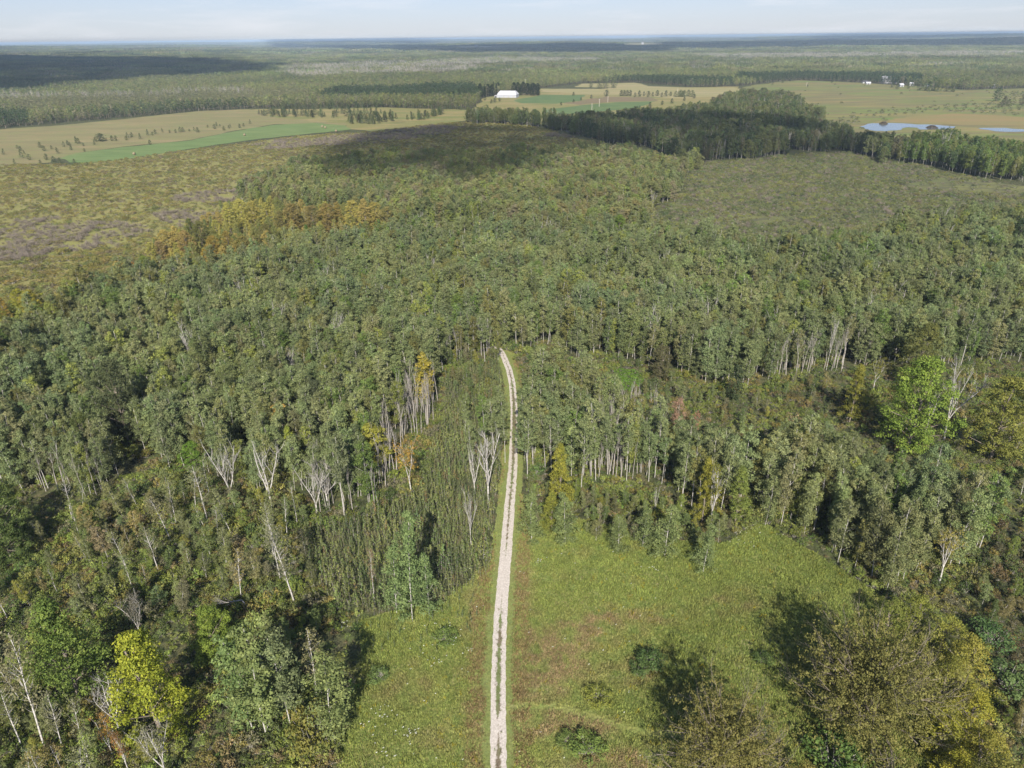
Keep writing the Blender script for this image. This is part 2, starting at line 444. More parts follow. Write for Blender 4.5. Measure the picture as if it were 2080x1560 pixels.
def proto_patch(seed, S=45, n=42, H=13, nl=26, size=1.7, bare=False):
    """a piece of far-off wood"""
    r = np.random.default_rng(seed); g = Geo()
    k = int(math.ceil(math.sqrt(n)))
    for i in range(k):
        for j in range(k):
            x = (i + r.uniform(-.1, 1.1)) / k * S - S / 2; y = (j + r.uniform(-.1, 1.1)) / k * S - S / 2
            h = H * r.uniform(.65, 1.15); rad = S / k * .55
            if bare and r.random() < .75:
                tube(g, [[x, y, 0], [x + r.normal(0, .3), y, h]], [.3, .1], GREYB, 3)
                for q in range(3):
                    a = r.uniform(0, 6.28); z = h * r.uniform(.5, .9)
                    tube(g, [[x, y, z], [x + math.cos(a) * 1.6, y + math.sin(a) * 1.6, z + 1.8]], [.16, .05], GREYB, 3)
                if r.random() < .5: continue
                h *= .5
            u = unit(r, nl); u[:, 2] = np.abs(u[:, 2])
            pos = np.array([x, y, h * .35]) + u * np.array([rad, rad, h * .6])
            leaves(g, pos, u + unit(r, nl) * .5 + [0, 0, .3], size * rad / 3.2 * 1.15, LEAF, r, r.uniform(.2, .8))
    return g

# ---- prototype store: name -> list of dict(parts=[(part name, mesh)], joined=mesh)
PROTO = {}
def reg(kind, parts):
    geo = Geo()
    for _, g in parts: geo.merge(g)
    PROTO.setdefault(kind, []).append({'parts': [(n, g) for n, g in parts if not g.empty()], 'geo': geo})

for s in range(8): t_, c_ = proto_aspen(100 + s, R=1.85 + .2 * (s % 4), z0=.20 + .05 * (s % 3), ncl=70, size=.30); reg('aspen', [('trunk', t_), ('crown', c_)])
for s in range(3): t_, c_ = proto_aspen(120 + s, R=2.0, z0=.46, ncl=50, trunk_r=.085); reg('tall_aspen', [('trunk', t_), ('crown', c_)])
for s in range(4): t_, c_ = proto_aspen(130 + s, R=2.2, z0=.06, ncl=80, nl=60, size=.28, prof=lambda t: (1 - t) ** .6 * .95 + .12); reg('full_aspen', [('trunk', t_), ('crown', c_)])
for s in range(5): t_, c_ = proto_birch_sparse(140 + s); reg('birch', [('trunk', t_), ('crown', c_)])
for s in range(4):
    a_, b_, c_ = proto_bare(160 + s, stems=3 + s % 2, fork=.18 + .06 * (s % 2)); reg('bare', [('trunk', a_), ('branches', b_)])
for s in range(3):
    a_, b_, c_ = proto_bare(170 + s, stems=1, fork=.45, m=GREYB, rad=.12, spread=.22); reg('pole', [('trunk', a_), ('branches', b_)])
for s in range(3):
    a_, b_, c_ = proto_bare(180 + s, H=12, stems=3, fork=.3, rad=.14, spread=.34, leafn=6, leafsize=.26, lean=.25, m=BIRCH); reg('leafy_birch', [('trunk', a_), ('branches', b_), ('crown', c_)])
for s in range(3): t_, c_ = proto_maple(200 + s); reg('maple', [('trunk', t_), ('crown', c_)])
for s in range(3): t_, c_ = proto_maple(210 + s, shape='dome', R=4.2, z0=.12, bark=BROWNB, ncl=200, nl=84); reg('broad', [('trunk', t_), ('crown', c_)])
for s in range(2): a_, b_, c_ = proto_oak(220 + s); reg('oak', [('trunk', a_), ('limbs', b_), ('crown', c_)])
for s in range(3): t_, c_ = proto_conifer(230 + s, pine=(s == 2)); reg('conifer', [('trunk', t_), ('crown', c_)])
for s in range(6): reg('shrub', [('shrub', proto_shrub(240 + s, R=1.5 + .15 * (s % 3)))])
for s in range(3): reg('bare_shrub', [('shrub', proto_shrub(250 + s, H=2.2, R=1.6, ncl=20, leafy=False, stems=BROWNB))])
for s in range(4): reg('bush', [('bush', proto_shrub(260 + s, H=2.6, R=2.0, ncl=44, nl=34, size=.24))])
for s in range(3): t_, c_ = proto_maple(400 + s, H=8, R=3.0, z0=.02, ncl=110, nl=60, size=.24, shape='dome'); reg('thicket', [('trunk', t_), ('crown', c_)])
for s in range(5): reg('sapling', [('sapling', proto_sapling(270 + s))])
for s in range(5): reg('tuft', [('tuft', proto_tuft(280 + s))])
for s in range(5): reg('far', [('far', proto_far(300 + s))])
for s in range(2): reg('far_bare', [('far', proto_far(310 + s, bare=True))])
for s in range(4): reg('patch', [('patch', proto_patch(320 + s))])
for s in range(2): reg('patch_bare', [('patch', proto_patch(330 + s, bare=True))])
for s in range(2): reg('patch_big', [('patch', proto_patch(340 + s, S=130, n=80, nl=16, size=2.4))])

_part_mesh = {}
def part_mesh(kind, i, j):
    k = (kind, i, j)
    if k not in _part_mesh:
        n, g = PROTO[kind][i]['parts'][j]
        _part_mesh[k] = g.mesh(kind + '_' + n, MATS)
    return _part_mesh[k]
_cols = {}
def proto_collection(kinds):
    """unlinked collection holding one object per prototype, for the masses nobody could count"""
    key = '+'.join(kinds)
    if key not in _cols:
        c = bpy.data.collections.new('shapes_' + key); n = 0
        for k in kinds:
            for p in PROTO[k]:
                o = bpy.data.objects.new('%s_shape_%03d' % (key.replace('+', '_'), n), p['geo'].mesh(k + '_joined', MATS)); n += 1
                c.objects.link(o)
        _cols[key] = (c, n)
    return _cols[key]

def tag(o, label=None, cat=None, group=None, kind=None):
    if label: o['label'] = label
    if cat: o['category'] = cat
    if group: o['group'] = group
    if kind: o['kind'] = kind
    return o

def mass(name, label, kinds, x, y, rz, sc, tint, idx=None, lean=0.0, z=None, seed=1):
    """one object of kind stuff that repeats prototypes on many points"""
    col, n = proto_collection(kinds); r = np.random.default_rng(seed)
    m = len(x)
    if m == 0: return
    me = bpy.data.meshes.new(name); me.vertices.add(m)
    zz = ter(x, y) if z is None else z
    me.vertices.foreach_set('co', np.stack([x, y, zz], 1).astype(np.float32).ravel())
    rot = np.stack([r.normal(0, lean, m) if lean else np.zeros(m), r.normal(0, lean, m) if lean else np.zeros(m), rz], 1)
    sc = np.asarray(sc, float)
    if sc.ndim == 1: sc = np.stack([sc, sc, sc], 1)
    a = me.attributes.new('rot', 'FLOAT_VECTOR', 'POINT'); a.data.foreach_set('vector', rot.astype(np.float32).ravel())
    a = me.attributes.new('sc', 'FLOAT_VECTOR', 'POINT'); a.data.foreach_set('vector', sc.astype(np.float32).ravel())
    a = me.attributes.new('tint', 'FLOAT_COLOR', 'POINT'); a.data.foreach_set('color', np.concatenate([tint, np.ones((m, 1))], 1).astype(np.float32).ravel())
    ii = r.integers(0, n, m) if idx is None else idx
    a = me.attributes.new('pick', 'INT', 'POINT'); a.data.foreach_set('value', ii.astype(np.int32))
    o = bpy.data.objects.new(name, me); scene.collection.objects.link(o)
    tag(o, label, kind='stuff')
    ng = bpy.data.node_groups.new(name + '_nodes', 'GeometryNodeTree')
    ng.interface.new_socket('Geometry', in_out='INPUT', socket_type='NodeSocketGeometry')
    ng.interface.new_socket('Geometry', in_out='OUTPUT', socket_type='NodeSocketGeometry')
    gi = ng.nodes.new('NodeGroupInput'); go = ng.nodes.new('NodeGroupOutput')
    ci = ng.nodes.new('GeometryNodeCollectionInfo'); ci.inputs['Collection'].default_value = col
    ci.inputs['Separate Children'].default_value = True; ci.inputs['Reset Children'].default_value = True
    ip = ng.nodes.new('GeometryNodeInstanceOnPoints'); ip.inputs['Pick Instance'].default_value = True
    def na(nm, ty):
        q = ng.nodes.new('GeometryNodeInputNamedAttribute'); q.data_type = ty; q.inputs[0].default_value = nm
        return q.outputs['Attribute']
    lk = ng.links.new
    lk(gi.outputs[0], ip.inputs['Points']); lk(ci.outputs[0], ip.inputs['Instance'])
    lk(na('pick', 'INT'), ip.inputs['Instance Index'])
    e2r = ng.nodes.new('FunctionNodeEulerToRotation'); lk(na('rot', 'FLOAT_VECTOR'), e2r.inputs[0]); lk(e2r.outputs[0], ip.inputs['Rotation'])
    lk(na('sc', 'FLOAT_VECTOR'), ip.inputs['Scale']); lk(ip.outputs[0], go.inputs[0])
    md = o.modifiers.new('instances', 'NODES'); md.node_group = ng
    return o

def individual(name, kind, i, x, y, H0, H, tint, label, cat, group=None, rz=None, w=1.0, z=0.0, lean=(0, 0)):
    """a plant of its own: an Empty at its foot with its parts as children"""
    p = PROTO[kind][i % len(PROTO[kind])]; i = i % len(PROTO[kind])
    s = H / H0
    rz = rng.uniform(0, 6.28) if rz is None else rz
    if len(p['parts']) == 1:
        o = bpy.data.objects.new(name, part_mesh(kind, i, 0)); o['tint'] = [*map(float, tint), 1.0]
        scene.collection.objects.link(o)
    else:
        o = bpy.data.objects.new(name, None); scene.collection.objects.link(o); o.empty_display_size = .5
        for j, (n, _) in enumerate(p['parts']):
            c = bpy.data.objects.new(n, part_mesh(kind, i, j)); scene.collection.objects.link(c); c.parent = o
            c['tint'] = [*map(float, tint), 1.0]
            if n in ('branches', 'limbs'): c['kind'] = 'stuff'
    o.location = (x, y, z); o.rotation_euler = (lean[0], lean[1], rz); o.scale = (s * w, s * w, s)
    return tag(o, label, cat, group)

def link_mesh(name, verts, faces, mat, parent=None, smooth=False):
    me = bpy.data.meshes.new(name); me.from_pydata([tuple(map(float, v)) for v in verts], [], [tuple(map(int, f)) for f in faces])
    me.materials.append(mat); me.update()
    if smooth: me.polygons.foreach_set('use_smooth', [True] * len(me.polygons))
    o = bpy.data.objects.new(name, me); scene.collection.objects.link(o)
    if parent: o.parent = parent
    return o

def noisy(poly, amp, step, seed=0):
    r = np.random.default_rng(seed); out = []
    n = len(poly)
    for i in range(n):
        a = np.array(poly[i]); b = np.array(poly[(i + 1) % n]); L_ = np.linalg.norm(b - a); k = max(1, int(L_ / step))
        for j in range(k):
            p = a + (b - a) * j / k
            out.append(tuple(p + r.normal(0, amp, 2) * (1 if j else .4)))
    return out

def sheet(name, poly, z, mat, amp=.5, step=4, seed=0, kind='structure', label=None):
    pts = noisy(poly, amp, step, seed) if amp else poly
    from mathutils.geometry import tessellate_polygon
    tris = tessellate_polygon([[Vector((p[0], p[1], 0)) for p in pts]])
    o = link_mesh(name, [(p[0], p[1], z) for p in pts], [tuple(t) for t in tris], mat)
    me = o.data
    # make every face look up
    fl = [f for f in me.polygons if f.normal.z < 0]
    if fl:
        import bmesh
        bm = bmesh.new(); bm.from_mesh(me)
        for f in bm.faces:
            if f.normal.z < 0: f.normal_flip()
        bm.to_mesh(me); bm.free()
    return tag(o, label, kind=kind)

# ============================================================ zones (ground polygons)
POLY = {}
POLY['forest_main'] = P([(-900, 1010), (0, 1010), (60, 1022), (120, 1010), (205, 1018), (255, 985), (300, 975), (400, 962), (470, 985), (560, 1000), (640, 1010), (740, 1050), (790, 1010), (835, 900), (870, 870), (893, 800), (890, 742), (940, 730), (1008, 722),
                         (1070, 712), (1110, 700), (1150, 722), (1290, 735), (1440, 782), (1520, 795), (1600, 765), (1700, 752), (1800, 745), (1900, 760), (2000, 740), (2900, 740),
                         (2900, 400, 13), (2080, 405, 13), (1950, 418, 13), (1800, 445, 13), (1640, 470, 13), (1480, 470, 12), (1380, 452, 12), (1300, 440, 12),
                         (1290, 430, 12), (800, 452, 12), (700, 455, 12), (560, 480, 12), (430, 512, 12), (250, 545, 11), (100, 600, 11), (0, 660, 10), (-800, 820, 10)])
POLY['forest_second'] = P([(500, 405), (520, 430), (700, 445), (800, 480), (900, 470), (1000, 465), (1120, 485), (1230, 480), (1300, 480), (1330, 430), (1390, 385), (1405, 335),
                           (1390, 318, 12), (1290, 290, 12), (1180, 285, 13), (1050, 296, 12), (900, 302, 12), (800, 300, 12), (650, 312, 12), (560, 335, 12), (510, 352, 13)])
POLY['forest_dark'] = P([(960, 243), (1050, 247), (1090, 250), (1110, 262), (1180, 275), (1230, 292), (1290, 290), (1400, 335), (1450, 325), (1560, 318), (1700, 305), (1810, 305), (1835, 318),
                         (1790, 292, 13), (1740, 268, 13), (1700, 245, 13), (1650, 230, 13), (1640, 213, 13), (1600, 190, 11), (1540, 182, 11), (1470, 190, 12), (1450, 210, 13), (1370, 215, 13), (1300, 220, 13), (1200, 228, 13), (1150, 229, 13), (1100, 224, 13), (1095, 230, 13), (1000, 222, 13), (960, 228, 12)])
POLY['forest_right'] = P([(1800, 330), (1870, 335), (1930, 350), (2000, 362), (2080, 372), (2500, 400), (2500, 285, 13), (2080, 285, 13), (2010, 280, 13), (1920, 265, 13), (1850, 272, 13), (1800, 300, 12)])
POLY['stand_mid'] = P([(1058, 985), (1110, 965), (1190, 990), (1270, 975), (1330, 985), (1395, 1030), (1470, 1050), (1510, 1000, 3), (1500, 905, 9), (1440, 855, 12), (1410, 835, 12), (1320, 815, 12), (1230, 765, 10), (1180, 740, 8), (1090, 735, 10), (1062, 760, 12)])
POLY['stand_right'] = P([(1545, 1068), (1600, 1090), (1650, 1122), (1700, 1150), (1790, 1212), (1870, 1215), (1930, 1180), (1990, 1120), (2010, 1040, 6), (1960, 960, 12), (1850, 890, 13), (1700, 850, 13), (1620, 820, 13), (1560, 880, 13), (1510, 910, 12), (1555, 960, 8)])
POLY['saplings'] = P([(905, 775), (960, 745), (1015, 745), (1030, 830), (1028, 980), (1015, 1060), (1000, 1160), (900, 1230), (760, 1250), (690, 1240), (640, 1180), (600, 1080), (700, 1065), (790, 1040), (860, 990), (885, 900), (900, 850)])
POLY['brush_left'] = P([(-900, 1010), (0, 1010), (120, 1010), (300, 975), (450, 975), (640, 1015), (640, 1180), (720, 1260), (740, 1330), (725, 1500), (715, 1760), (-900, 1760)])
POLY['meadow'] = P([(1055, 1000), (1090, 1040), (1200, 1060), (1390, 1100), (1480, 1100), (1545, 1060), (1700, 1150), (1800, 1220), (1900, 1270), (1960, 1500), (1990, 1780), (650, 1780), (700, 1480), (735, 1330), (730, 1260), (900, 1220), (990, 1150), (1012, 1060), (1022, 900), (1028, 740), (1018, 712), (1040, 712), (1060, 760), (1064, 830), (1060, 930)])
POLY['marsh'] = P([(-900, 900), (-900, 330), (-60, 335), (150, 335), (420, 300), (620, 275), (760, 268), (900, 250), (1000, 248), (1110, 262), (1230, 300), (1100, 330), (700, 420), (500, 560), (200, 720), (0, 800)])
POLY['shrub_swamp'] = P([(1180, 500), (1390, 390), (1405, 335), (1560, 318), (1810, 305), (1900, 350), (2080, 378), (2900, 400), (2900, 560), (2000, 560), (1500, 560)])
POLY['tan_field'] = P([(-500, 300), (-60, 268), (0, 263), (130, 254), (250, 242), (400, 226), (505, 222), (650, 234), (720, 246), (700, 256), (560, 252), (480, 265), (390, 284), (250, 298), (150, 312), (100, 330), (-60, 345), (-500, 380)])
POLY['green_field'] = P([(122, 322), (150, 312), (250, 299), (390, 285), (480, 266), (560, 253), (640, 250), (700, 255), (714, 263), (600, 275), (520, 283), (420, 297), (280, 320), (190, 331), (140, 330)])
POLY['mixed_field'] = P([(505, 222), (640, 222), (760, 218), (960, 224), (985, 240), (900, 252), (760, 268), (714, 263), (700, 250), (560, 240)])
POLY['farm_pasture'] = P([(985, 198), (1050, 188), (1095, 182), (1500, 176), (1500, 205), (1440, 222), (1340, 236), (1060, 256), (960, 235), (960, 220)])
POLY['farm_green_a'] = P([(1045, 204), (1100, 193), (1190, 193), (1178, 205), (1130, 211), (1060, 210)])
POLY['ploughed_field'] = P([(1145, 210), (1230, 197), (1320, 198), (1338, 205), (1240, 207), (1180, 213)])
POLY['farm_green_b'] = P([(1105, 224), (1180, 214), (1250, 208), (1332, 206), (1295, 219), (1200, 229), (1120, 234)])
POLY['pale_field'] = P([(1098, 186), (1098, 180), (1220, 181), (1245, 178), (1170, 177), (1180, 170), (1290, 168), (1315, 175), (1400, 178), (1490, 178), (1520, 185), (1460, 196), (1370, 200), (1330, 197), (1240, 193), (1190, 192)])
POLY['open_marsh'] = P([(1480, 182), (1590, 165), (1620, 163), (1750, 168), (1870, 176), (1960, 183), (2080, 180), (2500, 182), (2500, 300), (1960, 292), (1750, 275), (1640, 245), (1600, 215), (1480, 215)])
POLY['rust_marsh'] = P([(1760, 249), (1860, 236), (1930, 231), (2010, 234), (2080, 238), (2400, 245), (2400, 256), (2080, 255), (1950, 254), (1850, 250)])
POLY['pond_a'] = P([(1747, 257), (1765, 252), (1800, 250), (1850, 252), (1900, 254), (1940, 257), (1937, 260), (1905, 263), (1870, 263), (1862, 259.5), (1845, 259), (1832, 261), (1822, 265), (1800, 267), (1775, 266), (1757, 262)])
POLY['pond_b'] = P([(1988, 260.5), (2040, 260), (2080, 263), (2140, 266), (2060, 268), (2020, 267)])
POLY['far_clearing_a'] = P([(900, 97), (985, 96), (1040, 99), (940, 101)])
POLY['far_clearing_b'] = P([(1230, 93), (1330, 90), (1400, 95), (1290, 97)])
POLY['far_clearing_c'] = P([(620, 118), (780, 120), (700, 123)])
POLY['grove_pines'] = P([(975, 192), (985, 200), (1005, 196), (1050, 188), (1100, 190), (1098, 186), (1040, 182), (985, 184)])

centre = [(1013, 1800), (1013, 1560), (1012, 1400), (1017, 1250), (1027, 1130), (1034, 1040), (1041, 960), (1043.5, 900), (1044.5, 850), (1043, 810), (1040, 780), (1034, 752), (1028, 737), (1022, 722), (1012, 708), (998, 696), (985, 690)]
track = np.array([at(*p) for p in centre])
def smooth_line(p, n=6):
    out = []
    for i in range(len(p) - 1):
        p0 = p[max(i - 1, 0)]; p1 = p[i]; p2 = p[i + 1]; p3 = p[min(i + 2, len(p) - 1)]
        for j in range(n):
            t = j / n
            out.append(.5 * ((2 * p1) + (-p0 + p2) * t + (2 * p0 - 5 * p1 + 4 * p2 - p3) * t * t + (-p0 + 3 * p1 - 3 * p2 + p3) * t ** 3))
    out.append(p[-1]); return np.array(out)
track = smooth_line(track)
def track_x(y): return np.interp(y, track[:, 1], track[:, 0])
def track_dist(x, y): return np.abs(x - track_x(y)) + np.where(y > at(1020, 716)[1], 50, 0)
mown_c = smooth_line(np.array([at(*p) for p in [(1030, 1440), (1080, 1436), (1150, 1443), (1220, 1462), (1290, 1485), (1350, 1492), (1430, 1500), (1520, 1530)]]))
def path_dist(x, y):
    d = np.full(np.shape(x), 1e9)
    for p in mown_c: d = np.minimum(d, np.hypot(x - p[0], y - p[1]))
    return d

for nm_, am_ in (('forest_second', 5), ('forest_dark', 7), ('forest_right', 5), ('forest_main', 2.5)): POLY[nm_] = noisy(POLY[nm_], am_, 14, 9)
# ============================================================ ground
M_ground = ramp_mat('forest_floor', [(0.060, 0.070, 0.030), (0.075, 0.095, 0.030), (0.105, 0.095, 0.050), (0.035, 0.040, 0.020)], [9, 3.1, 1.3], bump=.15)
rings = np.concatenate([[0.5], np.geomspace(25, 46000, 300)]); NA = 300
th = np.linspace(0, 2 * math.pi, NA, endpoint=False)
X = np.outer(rings, np.sin(th)); Y = np.outer(rings, np.cos(th)); Z = ter(X, Y)
g = Geo(); idx = np.arange(len(rings) * NA).reshape(len(rings), NA); nx = np.roll(idx, -1, 1)
Q = np.stack([idx[:-1], nx[:-1], nx[1:], idx[1:]], -1).reshape(-1, 4)[:, ::-1]
g.add(np.stack([X, Y, Z], -1).reshape(-1, 3), Q, 0)
M_GD = {0: M_ground}
ground = bpy.data.objects.new('ground', g.mesh('ground', M_GD)); scene.collection.objects.link(ground); tag(ground, kind='structure')
if ground.data.polygons[NA * 5].normal.z < 0: ground.data.flip_normals()

M_meadow = ramp_mat('meadow_soil', [(0.18, 0.20, 0.055), (0.22, 0.19, 0.09), (0.15, 0.19, 0.05), (0.20, 0.20, 0.06)], [8, 4, 1.2], bump=.1)
M_marsh = ramp_mat('marsh_grass', [(0.205, 0.188, 0.068), (0.23, 0.20, 0.085), (0.175, 0.165, 0.062), (0.19, 0.19, 0.06)], [60, 14, 5], vec_scale=(.6, 1, 1), bump=.1)
M_swamp = ramp_mat('swamp_floor', [(0.10, 0.115, 0.045), (0.15, 0.15, 0.055), (0.085, 0.085, 0.05)], [40, 8], vec_scale=(.6, 1, 1))
M_tan = ramp_mat('stubble', [(0.195, 0.158, 0.078), (0.24, 0.19, 0.10), (0.16, 0.142, 0.07), (0.17, 0.172, 0.068)], [90, 22, 7], vec_scale=(.4, 1.6, 1), fine=.22)
M_green = ramp_mat('hay_regrowth', [(0.12, 0.175, 0.06), (0.15, 0.185, 0.07), (0.105, 0.15, 0.052)], [40, 9], vec_scale=(.35, 1.8, 1), fine=.15)
M_dkgreen = ramp_mat('clover', [(0.085, 0.13, 0.05), (0.105, 0.145, 0.055)], [40], fine=.12)
M_pasture = ramp_mat('pasture', [(0.18, 0.165, 0.062), (0.13, 0.15, 0.05), (0.23, 0.19, 0.085)], [70, 25], vec_scale=(.5, 1.4, 1), fine=.2)
M_plough = ramp_mat('ploughed_soil', [(0.17, 0.125, 0.075), (0.15, 0.13, 0.07)], [30], fine=.15)
M_pale = ramp_mat('ripe_field', [(0.25, 0.215, 0.105), (0.28, 0.235, 0.13), (0.215, 0.205, 0.09)], [80, 30], vec_scale=(.4, 1.5, 1), fine=.12)
M_open = ramp_mat('sedge', [(0.175, 0.168, 0.058), (0.225, 0.17, 0.075), (0.115, 0.165, 0.042), (0.135, 0.12, 0.06)], [110, 60, 18], vec_scale=(.35, 1.6, 1), fine=.2)
M_rust = ramp_mat('rusty_sedge', [(0.21, 0.158, 0.07), (0.185, 0.16, 0.065)], [40], vec_scale=(.35, 1.6, 1), fine=.15)
M_verge = ramp_mat('short_grass', [(0.165, 0.19, 0.06), (0.18, 0.18, 0.065), (0.145, 0.175, 0.055)], [3, 1], fine=.3)

sheet('meadow', POLY['meadow'], .03, M_meadow, .5, 2, 1)
sheet('marsh', POLY['marsh'], .03, M_marsh, 2.5, 12, 2)
sheet('swamp', POLY['shrub_swamp'], .035, M_swamp, 2.5, 12, 3)
sheet('stubble_field', POLY['tan_field'], .07, M_tan, 1.5, 12, 4)
sheet('hay_field', POLY['green_field'], .11, M_green, 1.2, 9, 5)
sheet('rough_field', POLY['mixed_field'], .09, M_pasture, 3, 12, 6)
sheet('pasture', POLY['farm_pasture'], .10, M_pasture, 3, 20, 7)
sheet('clover_field', POLY['farm_green_a'], .16, M_dkgreen, 1.5, 15, 8)
sheet('ploughed_field', POLY['ploughed_field'], .22, M_plough, 2, 15, 9)
sheet('clover_field', POLY['farm_green_b'], .18, M_dkgreen, 1.5, 15, 10)
sheet('ripe_field', POLY['pale_field'], .14, M_pale, 3, 20, 11)
sheet('open_marsh', POLY['open_marsh'], .06, M_open, 4, 20, 12)
sheet('rust_marsh', POLY['rust_marsh'], .12, M_rust, 4, 12, 13)
for k in 'abc':
    pl = POLY['far_clearing_' + k]; zc = float(np.mean([ter(*p) for p in pl]))
    sheet('clearing', pl, zc + 11.0 if k != 'c' else zc + 2, M_pale, 8, 60, 14)

# pond
m, nt_, N, L = new_mat('pond_water')
out = N('ShaderNodeOutputMaterial'); p = N('ShaderNodeBsdfPrincipled'); p.inputs['Base Color'].default_value = (0.10, 0.115, 0.12, 1)
p.inputs['Roughness'].default_value = 0.12; p.inputs['Specular IOR Level'].default_value = .6
geo_ = N('ShaderNodeNewGeometry'); mp_ = N('ShaderNodeMapping'); mp_.inputs['Scale'].default_value = (.25, .8, 1); nz_ = N('ShaderNodeTexNoise'); nz_.inputs['Scale'].default_value = .5; nz_.inputs['Detail'].default_value = 5
b_ = N('ShaderNodeBump'); b_.inputs['Strength'].default_value = .5; b_.inputs['Distance'].default_value = .12
L(geo_.outputs['Position'], mp_.inputs[0]); L(mp_.outputs[0], nz_.inputs['Vector']); L(nz_.outputs[0], b_.inputs['Height']); L(b_.outputs[0], p.inputs['Normal']); L(p.outputs[0], out.inputs[0])
M_water = m
sheet('pond', POLY['pond_a'], .16, M_water, 1.6, 7, 15)
sheet('pond', POLY['pond_b'], .16, M_water, 1.4, 7, 16)

# gravel track: two worn wheel lines, a weedy strip between them
m, nt_, N, L = new_mat('pale_gravel')
out = N('ShaderNodeOutputMaterial'); p = N('ShaderNodeBsdfPrincipled'); p.inputs['Roughness'].default_value = .9; p.inputs['Specular IOR Level'].default_value = .2
uv = N('ShaderNodeAttribute'); uv.attribute_name = 'across'; lg = N('ShaderNodeAttribute'); lg.attribute_name = 'weed'
geo_ = N('ShaderNodeNewGeometry'); nz_ = N('ShaderNodeTexNoise'); nz_.inputs['Scale'].default_value = 1.1; nz_.inputs['Detail'].default_value = 8; nz_.inputs['Roughness'].default_value = .68
L(geo_.outputs['Position'], nz_.inputs['Vector'])
# weed factor = noise + weed - |across| * k
ab = N('ShaderNodeMath'); ab.operation = 'ABSOLUTE'; L(uv.outputs['Fac'], ab.inputs[0])
m1 = N('ShaderNodeMath'); m1.operation = 'MULTIPLY_ADD'; m1.inputs[1].default_value = -.80; L(ab.outputs[0], m1.inputs[0]); L(lg.outputs['Fac'], m1.inputs[2])
m2 = N('ShaderNodeMath'); m2.operation = 'ADD'; L(m1.outputs[0], m2.inputs[0]); L(nz_.outputs[0], m2.inputs[1])
rp_ = N('ShaderNodeValToRGB'); rp_.color_ramp.elements[0].position = .57; rp_.color_ramp.elements[1].position = .72; L(m2.outputs[0], rp_.inputs[0])
nz2 = N('ShaderNodeTexNoise'); nz2.inputs['Scale'].default_value = 5; nz2.inputs['Detail'].default_value = 6; L(geo_.outputs['Position'], nz2.inputs['Vector'])
rp2 = N('ShaderNodeValToRGB'); rp2.color_ramp.elements[0].position = .3; rp2.color_ramp.elements[1].position = .7
rp2.color_ramp.elements[0].color = (.34, .30, .26, 1); rp2.color_ramp.elements[1].color = (.53, .48, .425, 1); L(nz2.outputs[0], rp2.inputs[0])
nz3 = N('ShaderNodeTexNoise'); nz3.inputs['Scale'].default_value = .12; L(geo_.outputs['Position'], nz3.inputs['Vector'])
rp3 = N('ShaderNodeValToRGB'); rp3.color_ramp.elements[0].position = .45; rp3.color_ramp.elements[1].position = .56
rp3.color_ramp.elements[0].color = (.13, .155, .06, 1); rp3.color_ramp.elements[1].color = (.15, .12, .08, 1); L(nz3.outputs[0], rp3.inputs[0])
mx_ = N('ShaderNodeMix'); mx_.data_type = 'RGBA'; L(rp_.outputs[0], mx_.inputs[0]); L(rp2.outputs[0], mx_.inputs[6]); L(rp3.outputs[0], mx_.inputs[7])
L(mx_.outputs[2], p.inputs['Base Color'])
b_ = N('ShaderNodeBump'); b_.inputs['Distance'].default_value = .04; L(nz2.outputs[0], b_.inputs['Height']); L(b_.outputs[0], p.inputs['Normal']); L(p.outputs[0], out.inputs[0])
M_gravel = m

def strip(name, line, offs, z, mat, wob, seed, attrs=True, weedf=None):
    """ribbon along a line; offs = list of offsets across"""
    r = np.random.default_rng(seed)
    d = np.diff(line, axis=0); s = np.concatenate([[0], np.cumsum(np.hypot(d[:, 0], d[:, 1]))])
    n = int(s[-1] / .7); t = np.linspace(0, s[-1], n)
    cx = np.interp(t, s, line[:, 0]); cy = np.interp(t, s, line[:, 1])
    dx = np.gradient(cx); dy = np.gradient(cy); l = np.hypot(dx, dy); nxv = dy / l; nyv = -dx / l
    V = []; ac = []; wd = []
    w = [r.normal(0, wob, n) for _ in offs]
    k = len(offs)
    for i in range(n):
        for j, o in enumerate(offs):
            oo = o + (w[j][i] if j in (0, k - 1) else 0)
            zz = z + (.05 * (1 - (abs(o) / abs(offs[0])) ** 2) if attrs and z > .055 else 0)
            oo = oo * (1 - .16 * min(1, max(0, (cy[i] - 100) / 50))); V.append((cx[i] + nxv[i] * oo, cy[i] + nyv[i] * oo, zz)); ac.append(o); wd.append(weedf(cy[i]) if weedf else 0)
    F = [(i * k + j, i * k + j + 1, (i + 1) * k + j + 1, (i + 1) * k + j) for i in range(n - 1) for j in range(k - 1)]
    o = link_mesh(name, V, F, mat)
    if o.data.polygons[3].normal.z < 0: o.data.flip_normals()
    for nm, vals in (('across', ac), ('weed', wd)):
        a = o.data.attributes.new(nm, 'FLOAT', 'POINT'); a.data.foreach_set('value', np.array(vals, np.float32))
    return tag(o, kind='structure')
def weedf(y):
    # stretches seen in the photograph: bare where smooth, weedy where a centre strip grows
    r1 = at(1013, 1560)[1]; f = lambda py: at(1030, py)[1]
    v = np.interp(y, [f(1600), f(1540), f(1500), f(1465), f(1440), f(1300), f(1250), f(1200), f(1150), f(1110), f(1060), f(1000), f(930), f(880), f(850), f(770), f(730)],
                  [.34, .36, .20, .05, .36, .36, .24, .02, .02, .22, .22, .32, .34, .52, .50, .30, .16])
    return float(v)
strip('grass_verge', track, [-2.35, -1, 1, 2.2], .045, M_verge, .12, 5, attrs=False)
strip('gravel_track', track, [-1.0, -.62, -.3, 0, .3, .62, 1.0], .06, M_gravel, .045, 6, weedf=weedf)
strip('mown_path', mown_c, [-.6, 0, .6], .053, M_meadow, .15, 7, attrs=False)

